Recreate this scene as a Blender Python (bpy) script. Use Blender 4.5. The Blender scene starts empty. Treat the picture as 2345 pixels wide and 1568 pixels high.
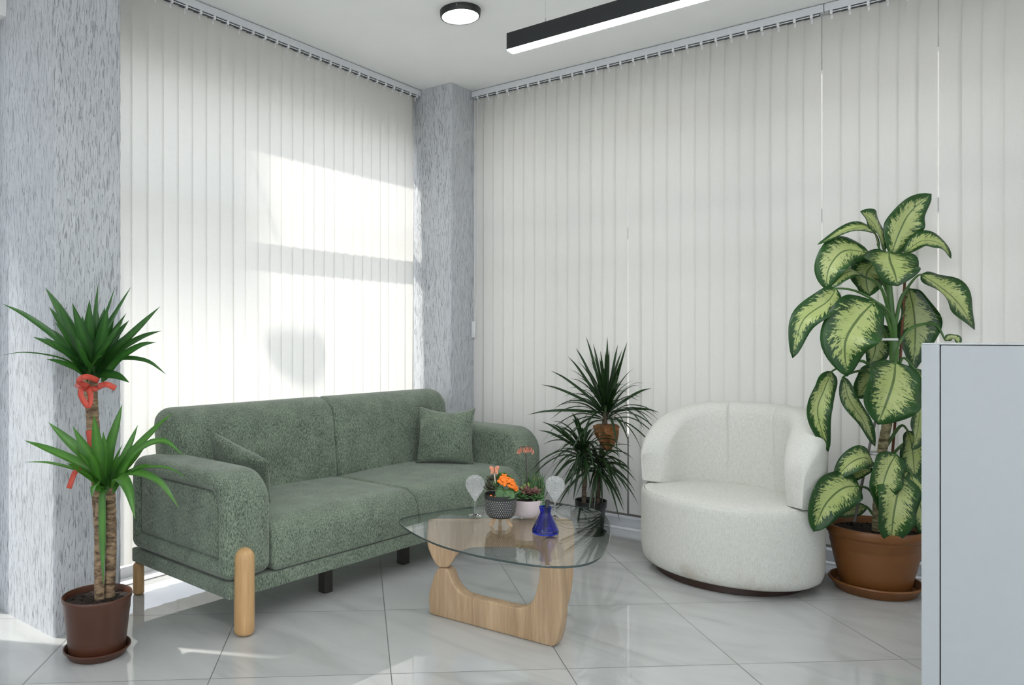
import bpy, bmesh, math, random
from mathutils import Vector, Matrix
import numpy as np
sc = bpy.context.scene
COL = sc.collection
random.seed(7)

# ------------------------------------------------------------------ camera, sky, sun, exposure
CX, CY, FPX, EYE = 930.0, 773.0, 1742.0, 1.2          # principal point and focal length on the 2345 x 1568 frame
YAW = math.radians(39.598)
cam = bpy.data.cameras.new('camera')
cam.sensor_width = 36.0
cam.lens = FPX / 2345 * 36.0
cam.shift_x = (1172.5 - CX) / 2345
cam.shift_y = (CY - 784.0) / 2345
cam.clip_start = 0.05
camo = bpy.data.objects.new('camera', cam)
COL.objects.link(camo)
camo.location = (0, 0, EYE)
camo.rotation_euler = (math.pi / 2, 0, YAW)
sc.camera = camo

SKY = 1.72
world = bpy.data.worlds.new('World')
sc.world = world
world.use_nodes = True
bg = world.node_tree.nodes['Background']
bg.inputs[0].default_value = (0.86, 0.92, 1.0, 1)
bg.inputs[1].default_value = SKY

SUN_AZ, SUN_EL = math.radians(29), math.radians(48)
sd = Vector((math.cos(SUN_AZ) * math.cos(SUN_EL), math.sin(SUN_AZ) * math.cos(SUN_EL), -math.sin(SUN_EL)))
sun = bpy.data.lights.new('sun', 'SUN')
sun.energy = 4.2
sun.angle = math.radians(1.5)
sun.color = (1.0, 0.95, 0.87)
suno = bpy.data.objects.new('sun', sun)
COL.objects.link(suno)
suno.rotation_euler = sd.to_track_quat('-Z', 'Y').to_euler()
suno.location = (-8, -4, 9)

sc.view_settings.view_transform = 'Standard'
sc.view_settings.look = 'None'
sc.view_settings.exposure = 0.50
sc.view_settings.gamma = 1.0
sc.view_settings.use_curve_mapping = False

# ------------------------------------------------------------------ pixel of the photograph -> point of the place (used to measure)
def ray(px, py):
    a = (px - CX) / FPX
    return Vector((a * math.cos(YAW) - math.sin(YAW), a * math.sin(YAW) + math.cos(YAW), -(py - CY) / FPX))
def at_d(px, py, d):
    return Vector((0, 0, EYE)) + ray(px, py) * d
def at_z(px, py, z):
    r = ray(px, py); return Vector((0, 0, EYE)) + r * ((z - EYE) / r.z)
TOCAM = Vector((math.sin(YAW), -math.cos(YAW), 0))     # level direction from the seating corner to the viewer
RIGHT = Vector((math.cos(YAW), math.sin(YAW), 0))
UP = Vector((0, 0, 1))

# ------------------------------------------------------------------ material helpers
class MT:
    def __init__(s, name):
        s.m = bpy.data.materials.new(name); s.m.use_nodes = True
        s.t = s.m.node_tree; s.n = s.t.nodes; s.l = s.t.links
        s.b = s.n['Principled BSDF']; s.out = s.n['Material Output']
    def node(s, typ, **kw):
        n = s.n.new(typ)
        for k, v in kw.items():
            if k.startswith('i_'):
                key = k[2:]
                key = int(key) if key.isdigit() else key
                n.inputs[key].default_value = v
            else: setattr(n, k, v)
        return n
    def link(s, a, b): s.l.new(a, b)
    def coords(s, scale=(1, 1, 1), rot=(0, 0, 0), loc=(0, 0, 0), kind='Object'):
        tc = s.node('ShaderNodeTexCoord'); mp = s.node('ShaderNodeMapping')
        mp.inputs['Scale'].default_value = scale; mp.inputs['Rotation'].default_value = rot; mp.inputs['Location'].default_value = loc
        s.link(tc.outputs[kind], mp.inputs[0]); return mp.outputs[0]
    def noise(s, vec, scale=5, detail=4, rough=0.55, dist=0.0):
        n = s.node('ShaderNodeTexNoise'); n.inputs['Scale'].default_value = scale; n.inputs['Detail'].default_value = detail
        n.inputs['Roughness'].default_value = rough; n.inputs['Distortion'].default_value = dist
        s.link(vec, n.inputs['Vector']); return n.outputs['Fac']
    def ramp(s, fac, stops):
        r = s.node('ShaderNodeValToRGB'); e = r.color_ramp.elements
        while len(e) < len(stops): e.new(0.5)
        for x, (p, c) in zip(e, stops):
            x.position = p; x.color = (c[0], c[1], c[2], 1) if not isinstance(c, (int, float)) else (c, c, c, 1)
        s.link(fac, r.inputs[0]); return r.outputs[0]
    def mix(s, fac, a, b):
        n = s.node('ShaderNodeMix'); n.data_type = 'RGBA'
        for sock, val in ((n.inputs[0], fac), (n.inputs[6], a), (n.inputs[7], b)):
            if hasattr(val, 'links') or isinstance(val, bpy.types.NodeSocket): s.link(val, sock)
            else: sock.default_value = val if isinstance(val, (int, float)) else (val[0], val[1], val[2], 1)
        return n.outputs[2]
    def math(s, op, a, b=None, c=None):
        n = s.node('ShaderNodeMath'); n.operation = op
        for i, val in enumerate((a, b, c)):
            if val is None: continue
            if isinstance(val, bpy.types.NodeSocket): s.link(val, n.inputs[i])
            else: n.inputs[i].default_value = val
        return n.outputs[0]
    def bump(s, h, strength=0.3, dist=0.01):
        b = s.node('ShaderNodeBump'); b.inputs['Strength'].default_value = strength; b.inputs['Distance'].default_value = dist
        s.link(h, b.inputs['Height']); s.link(b.outputs[0], s.b.inputs['Normal']); return b.outputs[0]
    def set(s, color=None, rough=None, metal=None, **kw):
        if color is not None:
            if isinstance(color, bpy.types.NodeSocket): s.link(color, s.b.inputs['Base Color'])
            else: s.b.inputs['Base Color'].default_value = (*color, 1)
        if rough is not None:
            if isinstance(rough, bpy.types.NodeSocket): s.link(rough, s.b.inputs['Roughness'])
            else: s.b.inputs['Roughness'].default_value = rough
        if metal is not None: s.b.inputs['Metallic'].default_value = metal
        for k, v in kw.items():
            s.b.inputs[k.replace('_', ' ')].default_value = v
        return s

def plain(name, color, rough=0.5, metal=0.0, var=0.06, vs=30, bump=0.0, **kw):
    m = MT(name)
    f = m.noise(m.coords(), vs, 3)
    c1 = tuple(max(0, c * (1 - var)) for c in color); c2 = tuple(min(1, c * (1 + var)) for c in color)
    m.set(m.ramp(f, [(0.3, c1), (0.7, c2)]), rough, metal, **kw)
    if bump: m.bump(f, bump, 0.002)
    return m.m

def emit(name, color, strength):
    m = MT(name)
    m.set((0.9, 0.9, 0.9), 0.4)
    m.b.inputs['Emission Color'].default_value = (*color, 1)
    m.b.inputs['Emission Strength'].default_value = strength
    return m.m

# floor: polished porcelain, laid diagonally; 0.6385 m grid
def mat_floor():
    m = MT('floor_tiles')
    tc = m.node('ShaderNodeTexCoord'); sp = m.node('ShaderNodeSeparateXYZ'); m.link(tc.outputs['Object'], sp.inputs[0])
    def dotv(d, off, pitch):
        a = m.math('MULTIPLY', sp.outputs[0], d[0]); b = m.math('MULTIPLY', sp.outputs[1], d[1])
        s_ = m.math('ADD', a, b); s_ = m.math('SUBTRACT', s_, off); return m.math('DIVIDE', s_, pitch)
    D = (-0.685, 0.729); N = (-0.729, -0.685)
    cu, cv = dotv(N, 0.520, 0.638), dotv(D, 2.7165, 0.638)
    lines = []
    for c in (cu, cv):
        fr = m.math('FRACT', m.math('ADD', c, 0.5)); d = m.math('ABSOLUTE', m.math('SUBTRACT', fr, 0.5))
        lines.append(m.math('LESS_THAN', d, 0.0026))
    grout = m.math('MAXIMUM', lines[0], lines[1])
    # a different vein direction on each tile
    cell = m.node('ShaderNodeCombineXYZ'); m.link(m.math('FLOOR', cu), cell.inputs[0]); m.link(m.math('FLOOR', cv), cell.inputs[1])
    wn = m.node('ShaderNodeTexWhiteNoise'); wn.noise_dimensions = '3D'; m.link(cell.outputs[0], wn.inputs['Vector'])
    ad = m.node('ShaderNodeVectorMath'); ad.operation = 'MULTIPLY_ADD'
    m.link(wn.outputs['Color'], ad.inputs[0]); ad.inputs[1].default_value = (5, 5, 5); m.link(tc.outputs['Object'], ad.inputs[2])
    mp = m.node('ShaderNodeMapping'); mp.inputs['Scale'].default_value = (1.1, 3.6, 1); mp.inputs['Rotation'].default_value = (0, 0, 0.5)
    m.link(ad.outputs[0], mp.inputs[0])
    f = m.noise(mp.outputs[0], 1.2, 5, 0.5, 1.2)
    col = m.ramp(f, [(0.30, (0.41, 0.42, 0.405)), (0.48, (0.48, 0.485, 0.475)), (0.70, (0.52, 0.525, 0.515))])
    m.set(m.mix(grout, col, (0.10, 0.10, 0.095)), m.math('ADD', m.math('MULTIPLY', grout, 0.5), 0.02))
    m.b.inputs['Specular IOR Level'].default_value = 1.0
    return m.m

def mat_stucco():
    m = MT('scored_stucco')
    co = m.coords((1, 1, 0.11))
    f1 = m.noise(co, 190, 4, 0.6, 0.7); f2 = m.noise(m.coords((1, 1, 0.3)), 45, 4)
    f3 = m.noise(m.coords((1, 1, 0.25), loc=(3, 1, 0)), 210, 2)
    gro = m.ramp(f1, [(0.30, 0.0), (0.44, 1.0)])
    h = m.math('ADD', m.math('MULTIPLY', gro, 1.0), m.math('MULTIPLY', f3, 0.5))
    col = m.mix(gro, (0.34, 0.355, 0.375), m.ramp(f2, [(0.3, (0.48, 0.50, 0.525)), (0.7, (0.56, 0.58, 0.605))]))
    m.set(col, 0.85); m.bump(h, 0.9, 0.004)
    return m.m

def mat_blind():
    m = MT('blind_fabric')
    w = m.noise(m.coords((1, 1, 0.02)), 900, 2); w2 = m.noise(m.coords((0.05, 0.05, 1)), 700, 2)
    f = m.math('ADD', m.math('MULTIPLY', w, 0.5), m.math('MULTIPLY', w2, 0.5))
    col = m.ramp(f, [(0.3, (0.70, 0.695, 0.665)), (0.7, (0.755, 0.75, 0.72))])
    m.n.remove(m.b)
    d = m.node('ShaderNodeBsdfDiffuse'); t = m.node('ShaderNodeBsdfTranslucent'); mx = m.node('ShaderNodeMixShader'); mx.inputs[0].default_value = 0.45
    m.link(col, d.inputs[0]); m.link(col, t.inputs[0]); m.link(d.outputs[0], mx.inputs[1]); m.link(t.outputs[0], mx.inputs[2])
    m.link(mx.outputs[0], m.out.inputs[0])
    return m.m

def mat_glass(name, tint=(1, 1, 1), gloss=0.06):
    m = MT(name)
    m.n.remove(m.b)
    tr = m.node('ShaderNodeBsdfTransparent'); tr.inputs[0].default_value = (*tint, 1)
    gl = m.node('ShaderNodeBsdfGlossy'); gl.inputs['Roughness'].default_value = 0.0
    lw = m.node('ShaderNodeLayerWeight'); lw.inputs[0].default_value = 0.5
    fr = m.math('ADD', m.math('MULTIPLY', m.math('POWER', lw.outputs['Facing'], 5.0), 0.9), gloss)
    mx = m.node('ShaderNodeMixShader')
    m.link(fr, mx.inputs[0]); m.link(tr.outputs[0], mx.inputs[1]); m.link(gl.outputs[0], mx.inputs[2]); m.link(mx.outputs[0], m.out.inputs[0])
    return m.m

def mat_clear(name, color=(1, 1, 1), rough=0.0, ior=1.5):
    m = MT(name)
    m.set(color, rough); m.b.inputs['Transmission Weight'].default_value = 1.0; m.b.inputs['IOR'].default_value = ior
    return m.m

def mat_crackle():
    m = MT('crackled_glass')
    m.set((0.97, 0.98, 0.98), 0.02); m.b.inputs['Transmission Weight'].default_value = 1.0; m.b.inputs['IOR'].default_value = 1.45
    vo = m.node('ShaderNodeTexVoronoi'); vo.feature = 'DISTANCE_TO_EDGE'; vo.inputs['Scale'].default_value = 140
    m.link(m.coords(), vo.inputs['Vector']); cr = m.ramp(vo.outputs['Distance'], [(0.0, 0.0), (0.25, 1.0)]); m.bump(cr, 0.55, 0.003)
    df = m.node('ShaderNodeBsdfTranslucent'); df.inputs[0].default_value = (0.9, 0.92, 0.93, 1)
    d2 = m.node('ShaderNodeBsdfDiffuse'); d2.inputs[0].default_value = (0.9, 0.92, 0.93, 1)
    m1 = m.node('ShaderNodeMixShader'); m1.inputs[0].default_value = 0.5; m.link(df.outputs[0], m1.inputs[1]); m.link(d2.outputs[0], m1.inputs[2])
    mx = m.node('ShaderNodeMixShader'); m.link(m.math('SUBTRACT', 0.42, m.math('MULTIPLY', cr, 0.32)), mx.inputs[0])
    m.link(m.b.outputs[0], mx.inputs[1]); m.link(m1.outputs[0], mx.inputs[2]); m.link(mx.outputs[0], m.out.inputs[0])
    return m.m

def mat_heather(name, dark, light, stretch=(1, 1, 0.28), scale=230, bump=0.5):
    m = MT(name)
    co = m.coords(stretch)
    f = m.noise(co, scale, 3, 0.6); g = m.noise(m.coords((1, 1, 1)), 9, 3)
    f2 = m.noise(m.coords((0.6, 0.6, 0.6)), 520, 2)
    s_ = m.math('ADD', m.math('MULTIPLY', f, 0.75), m.math('MULTIPLY', f2, 0.25))
    s_ = m.math('ADD', s_, m.math('MULTIPLY', m.math('SUBTRACT', g, 0.5), 0.18))
    m.set(m.ramp(s_, [(0.40, dark), (0.60, light)]), 0.9)
    m.b.inputs['Sheen Weight'].default_value = 0.25; m.b.inputs['Sheen Roughness'].default_value = 0.5
    m.bump(s_, bump, 0.003)
    return m.m

def mat_cream():
    m = MT('cream_linen')
    a = m.noise(m.coords((1, 1, 0.12)), 420, 2); b = m.noise(m.coords((0.15, 0.15, 1)), 420, 2)
    f = m.math('ADD', m.math('MULTIPLY', a, 0.6), m.math('MULTIPLY', b, 0.4))
    col = m.ramp(f, [(0.34, (0.58, 0.58, 0.53)), (0.64, (0.74, 0.74, 0.69))])
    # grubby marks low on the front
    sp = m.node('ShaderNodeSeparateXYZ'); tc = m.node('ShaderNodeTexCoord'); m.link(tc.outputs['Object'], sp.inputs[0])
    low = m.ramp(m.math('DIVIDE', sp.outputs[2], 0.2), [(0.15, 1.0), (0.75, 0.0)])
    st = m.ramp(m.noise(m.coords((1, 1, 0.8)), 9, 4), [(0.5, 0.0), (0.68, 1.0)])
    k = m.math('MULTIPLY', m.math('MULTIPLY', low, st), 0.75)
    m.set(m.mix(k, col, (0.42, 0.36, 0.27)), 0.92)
    m.bump(f, 0.35, 0.002)
    return m.m

def mat_wood(name, base, dark, axis=(1, 0.06, 1), rot=(0, 0, 0), scale=26, rough=0.45, stave=0):
    m = MT(name)
    co = m.coords(axis, rot)
    f = m.noise(co, scale, 6, 0.6, 0.8); g = m.noise(co, scale * 5, 3, 0.6)
    s_ = m.math('ADD', m.math('MULTIPLY', f, 0.7), m.math('MULTIPLY', g, 0.3))
    col = m.ramp(s_, [(0.34, dark), (0.5, tuple((a + b) / 2 for a, b in zip(base, dark))), (0.62, base)])
    if stave:
        sp = m.node('ShaderNodeSeparateXYZ'); tc = m.node('ShaderNodeTexCoord'); m.link(tc.outputs['Object'], sp.inputs[0])
        wn = m.node('ShaderNodeTexWhiteNoise'); wn.noise_dimensions = '1D'; m.link(m.math('FLOOR', m.math('DIVIDE', sp.outputs[0], stave)), wn.inputs['W'])
        col = m.mix(m.math('MULTIPLY', wn.outputs['Value'], 0.38), col, tuple(x * 0.62 for x in base))
    m.set(col, rough)
    m.bump(s_, 0.12, 0.001)
    return m.m

def mat_leaf(name, dark, light, stripe=0.0):
    m = MT(name)
    tc = m.node('ShaderNodeTexCoord'); sp = m.node('ShaderNodeSeparateXYZ'); m.link(tc.outputs['UV'], sp.inputs[0])
    d = m.math('ABSOLUTE', m.math('SUBTRACT', sp.outputs[0], 0.5))
    f = m.noise(m.coords((1, 1, 1)), 14, 3)
    k = m.math('ADD', m.math('MULTIPLY', d, 1.1), m.math('MULTIPLY', f, 0.6))
    m.set(m.ramp(k, [(0.2, light), (0.75, dark)]), 0.33)
    tl = m.node('ShaderNodeBsdfTranslucent'); tl.inputs[0].default_value = (light[0] * 1.6, light[1] * 1.7, light[2], 1)
    mx = m.node('ShaderNodeMixShader'); mx.inputs[0].default_value = 0.25
    m.link(m.b.outputs[0], mx.inputs[1]); m.link(tl.outputs[0], mx.inputs[2]); m.link(mx.outputs[0], m.out.inputs[0])
    return m.m

def mat_dieff(name, bright=1.0):
    m = MT(name)
    tc = m.node('ShaderNodeTexCoord'); sp = m.node('ShaderNodeSeparateXYZ'); m.link(tc.outputs['UV'], sp.inputs[0])
    oi = m.node('ShaderNodeObjectInfo')
    u = m.math('MULTIPLY', m.math('SUBTRACT', sp.outputs[0], 0.5), 2.0); au = m.math('ABSOLUTE', u); v = sp.outputs[1]
    # coordinates running along the side veins
    vv = m.math('SUBTRACT', v, m.math('MULTIPLY', au, 0.16))
    cb = m.node('ShaderNodeCombineXYZ'); m.link(m.math('MULTIPLY', vv, 34.0), cb.inputs[0]); m.link(m.math('MULTIPLY', u, 2.6), cb.inputs[1])
    m.link(m.math('MULTIPLY', oi.outputs['Random'], 40.0), cb.inputs[2])
    n1 = m.noise(cb.outputs[0], 1.0, 5, 0.65, 0.6)
    cb2 = m.node('ShaderNodeCombineXYZ'); m.link(m.math('MULTIPLY', vv, 70.0), cb2.inputs[0]); m.link(m.math('MULTIPLY', u, 7.0), cb2.inputs[1]); m.link(m.math('MULTIPLY', oi.outputs['Random'], 17.0), cb2.inputs[2])
    n2 = m.noise(cb2.outputs[0], 1.0, 4, 0.6, 0.8)
    edge = m.math('ADD', au, m.math('MULTIPLY', m.math('POWER', m.math('ABSOLUTE', m.math('SUBTRACT', v, 0.46)), 3.0), 5.5))
    k = m.math('SUBTRACT', m.math('ADD', m.math('MULTIPLY', n1, 1.15), m.math('MULTIPLY', n2, 0.75)), m.math('MULTIPLY', m.math('POWER', edge, 1.8), 0.52))
    mask = m.ramp(k, [(0.71, 0.0), (0.77, 1.0)])
    mid = m.math('LESS_THAN', au, 0.045)
    mask = m.math('MULTIPLY', mask, m.math('SUBTRACT', 1.0, m.math('MULTIPLY', mid, 0.75)))
    g = m.noise(m.coords((1, 1, 1)), 6, 2)
    dk = m.ramp(g, [(0.3, (0.012 * bright, 0.055 * bright, 0.012)), (0.7, (0.03 * bright, 0.11 * bright, 0.02))])
    lt = m.ramp(g, [(0.3, (0.44 * bright, 0.54 * bright, 0.17)), (0.7, (0.58 * bright, 0.65 * bright, 0.28))])
    m.set(m.mix(mask, dk, lt), 0.32)
    m.bump(n1, 0.15, 0.002)
    # thin leaf: some light comes through
    tl = m.node('ShaderNodeBsdfTranslucent'); m.link(m.mix(mask, (0.04, 0.14, 0.01), (0.35, 0.5, 0.1)), tl.inputs[0])
    mx = m.node('ShaderNodeMixShader'); mx.inputs[0].default_value = 0.22
    m.link(m.b.outputs[0], mx.inputs[1]); m.link(tl.outputs[0], mx.inputs[2]); m.link(mx.outputs[0], m.out.inputs[0])
    return m.m

def mat_bark(name, a, b, ring=60):
    m = MT(name)
    f = m.noise(m.coords((0.6, 0.6, 1.6)), 45, 5, 0.6, 0.5); r = m.noise(m.coords((0.12, 0.12, 1)), ring * 2, 2)
    s_ = m.math('ADD', m.math('MULTIPLY', f, 0.75), m.math('MULTIPLY', r, 0.25))
    m.set(m.ramp(s_, [(0.38, a), (0.6, b)]), 0.85); m.bump(s_, 0.8, 0.006)
    return m.m

def mat_lattice():
    m = MT('lattice_pot')
    tc = m.node('ShaderNodeTexCoord'); sp = m.node('ShaderNodeSeparateXYZ'); m.link(tc.outputs['UV'], sp.inputs[0])
    so = m.node('ShaderNodeSeparateXYZ'); m.link(tc.outputs['Object'], so.inputs[0]); zz = so.outputs[2]
    a = m.math('MULTIPLY', sp.outputs[0], 44.0); b = m.math('DIVIDE', zz, 0.0165)
    p = m.math('ABSOLUTE', m.math('SUBTRACT', m.math('FRACT', m.math('ADD', a, b)), 0.5))
    q = m.math('ABSOLUTE', m.math('SUBTRACT', m.math('FRACT', m.math('SUBTRACT', a, b)), 0.5))
    dia = m.math('LESS_THAN', m.math('MAXIMUM', p, q), 0.23)
    k = m.math('MULTIPLY', dia, m.math('MULTIPLY', m.math('GREATER_THAN', zz, 0.046), m.math('LESS_THAN', zz, 0.120)))
    m.set(m.mix(k, (0.022, 0.022, 0.021), (0.40, 0.40, 0.38)), 0.6)
    return m.m

M = dict(
    floor=mat_floor(), stucco=mat_stucco(), blind=mat_blind(),
    paint=plain('white_wall_paint', (0.87, 0.87, 0.86), 0.85, vs=8, var=0.02),
    ceil=plain('ceiling_paint', (0.90, 0.905, 0.895), 0.9, vs=4, var=0.015),
    alu=plain('white_aluminium', (0.66, 0.68, 0.71), 0.35, vs=40, var=0.03),
    white=plain('white_plastic', (0.78, 0.79, 0.80), 0.35, var=0.03),
    slot=plain('track_shadow_grey', (0.06, 0.065, 0.075), 0.5),
    pane=mat_glass('window_pane'), dimmed=mat_glass('dimming_pane', (0.76, 0.78, 0.80)),
    black=plain('black_metal', (0.012, 0.014, 0.015), 0.4, var=0.1),
    lampglow=emit('lamp_glow', (0.95, 0.98, 1.0), 40.0),
    fill_uplight=emit('fill_uplight_glow', (0.95, 0.98, 1.0), 30.0),
    steel=plain('steel', (0.6, 0.6, 0.58), 0.3, 1.0),
    sofa=mat_heather('green_chenille', (0.052, 0.072, 0.052), (0.235, 0.295, 0.213), scale=300),
    dowel=mat_wood('pale_pine', (0.60, 0.38, 0.18), (0.46, 0.27, 0.11), (1, 1, 0.08), scale=30),
    ash=mat_wood('ash_wood', (0.58, 0.41, 0.25), (0.37, 0.235, 0.13), (1, 1, 0.07), scale=30, stave=0.047),
    ash_top=mat_wood('ash_wood_upper', (0.56, 0.39, 0.24), (0.37, 0.235, 0.13), (1, 1, 0.07), scale=30, stave=0.06),
    darkwood=plain('dark_wood', (0.022, 0.018, 0.016), 0.5),
    plinth=plain('walnut_plinth', (0.035, 0.014, 0.008), 0.45),
    cream=mat_cream(),
    tableglass=mat_glass('table_glass', (0.955, 0.975, 0.968), 0.045), glassedge=plain('glass_edge', (0.045, 0.065, 0.062), 0.12),
    clear=mat_clear('clear_glass'),
    crackle=mat_crackle(),
    blue=mat_clear('cobalt_glass', (0.02, 0.06, 0.75), 0.02),
    brownpot=plain('brown_plastic_pot', (0.075, 0.026, 0.013), 0.38, vs=12),
    terracotta=plain('terracotta_plastic', (0.20, 0.075, 0.018), 0.42, vs=10),
    blackpot=plain('black_plastic_pot', (0.012, 0.013, 0.013), 0.35),
    soil=plain('potting_soil', (0.018, 0.010, 0.006), 0.95, vs=160, var=0.7, bump=1.0),
    bark=mat_bark('yucca_bark', (0.07, 0.042, 0.022), (0.34, 0.235, 0.14), 28),
    cane=mat_bark('dracaena_cane', (0.05, 0.035, 0.025), (0.17, 0.13, 0.09)),
    dstem=mat_bark('dieffenbachia_stem', (0.06, 0.05, 0.02), (0.42, 0.36, 0.2), 20),
    gstem=plain('green_stem', (0.06, 0.15, 0.03), 0.4, var=0.25, vs=14),
    yleaf=mat_leaf('yucca_leaf', (0.018, 0.07, 0.018), (0.05, 0.16, 0.03)),
    yleaf2=mat_leaf('young_yucca_leaf', (0.035, 0.12, 0.02), (0.10, 0.27, 0.045)),
    dleaf=mat_leaf('dracaena_leaf', (0.008, 0.022, 0.008), (0.022, 0.06, 0.015)),
    vleaf=mat_dieff('variegated_leaf'), vleaf_old=mat_dieff('yellowing_leaf', 0.9),
    ribbon=plain('red_ribbon', (0.50, 0.06, 0.035), 0.5, vs=60),
    paper=plain('brown_wrap', (0.26, 0.105, 0.03), 0.6, vs=60, var=0.4),
    lattice=mat_lattice(), pinkpot=plain('pale_pink_ceramic', (0.62, 0.53, 0.53), 0.45, var=0.03),
    succ=plain('succulent_leaf', (0.05, 0.13, 0.035), 0.4, vs=50, var=0.35),
    succ_d=plain('dusky_succulent_leaf', (0.05, 0.055, 0.03), 0.45, vs=50, var=0.3),
    succ_r=plain('bronze_succulent_leaf', (0.16, 0.075, 0.06), 0.45, vs=50, var=0.3),
    succ_l=plain('lime_succulent_leaf', (0.22, 0.32, 0.06), 0.45, vs=50, var=0.2),
    orange=plain('orange_petal', (0.85, 0.20, 0.01), 0.55, vs=120, var=0.15),
    coral=plain('dry_coral_flower', (0.50, 0.19, 0.12), 0.6, vs=90, var=0.3),
    stalk=plain('purple_stalk', (0.07, 0.045, 0.05), 0.5),
    pickwood=plain('pale_wooden_pick', (0.66, 0.55, 0.42), 0.6),
    wing=plain('peach_butterfly_wing', (0.72, 0.28, 0.16), 0.5, vs=150, var=0.45),
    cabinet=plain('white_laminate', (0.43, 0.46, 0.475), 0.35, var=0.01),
    groove=plain('shadow_gap', (0.05, 0.055, 0.06), 0.6),
    asphalt=plain('pavement', (0.46, 0.455, 0.44), 0.9, vs=3, var=0.1),
    blocker=plain('blocker_grey', (0.34, 0.33, 0.31), 0.9, vs=3, var=0.08),
    tie=plain('white_plastic_tie', (0.75, 0.76, 0.75), 0.4),
    bamboo=plain('grey_stake', (0.16, 0.15, 0.14), 0.5), stake=plain('brown_stake', (0.14, 0.05, 0.02), 0.6),
)

# ------------------------------------------------------------------ object helpers
def mesh_obj(name, verts, faces, mat, parent=None, smooth=True, uvs=None, loc=None):
    me = bpy.data.meshes.new(name)
    me.from_pydata([tuple(v) for v in verts], [], [tuple(f) for f in faces])
    if uvs is not None:
        ul = me.uv_layers.new(name='UVMap')
        for lp in me.loops: ul.data[lp.index].uv = uvs[lp.vertex_index]
    bm = bmesh.new(); bm.from_mesh(me); bmesh.ops.recalc_face_normals(bm, faces=bm.faces) ; bm.to_mesh(me); bm.free()
    if smooth:
        for p in me.polygons: p.use_smooth = True
        me.set_sharp_from_angle(angle=math.radians(48))
    if mat is not None:
        for q in (mat if isinstance(mat, (list, tuple)) else [mat]): me.materials.append(q)
    o = bpy.data.objects.new(name, me); COL.objects.link(o)
    if parent is not None: o.parent = parent
    if loc is not None: o.location = loc
    return o

def tag(o, label=None, cat=None, group=None, kind=None):
    if label: o['label'] = label
    if cat: o['category'] = cat
    if group: o['group'] = group
    if kind: o['kind'] = kind
    return o

def thing(name, label, cat, loc=(0, 0, 0), rz=0.0, group=None):
    o = bpy.data.objects.new(name, None); COL.objects.link(o)
    o.empty_display_size = 0.1
    o.location = loc; o.rotation_euler = (0, 0, rz)
    return tag(o, label, cat, group)

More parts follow.
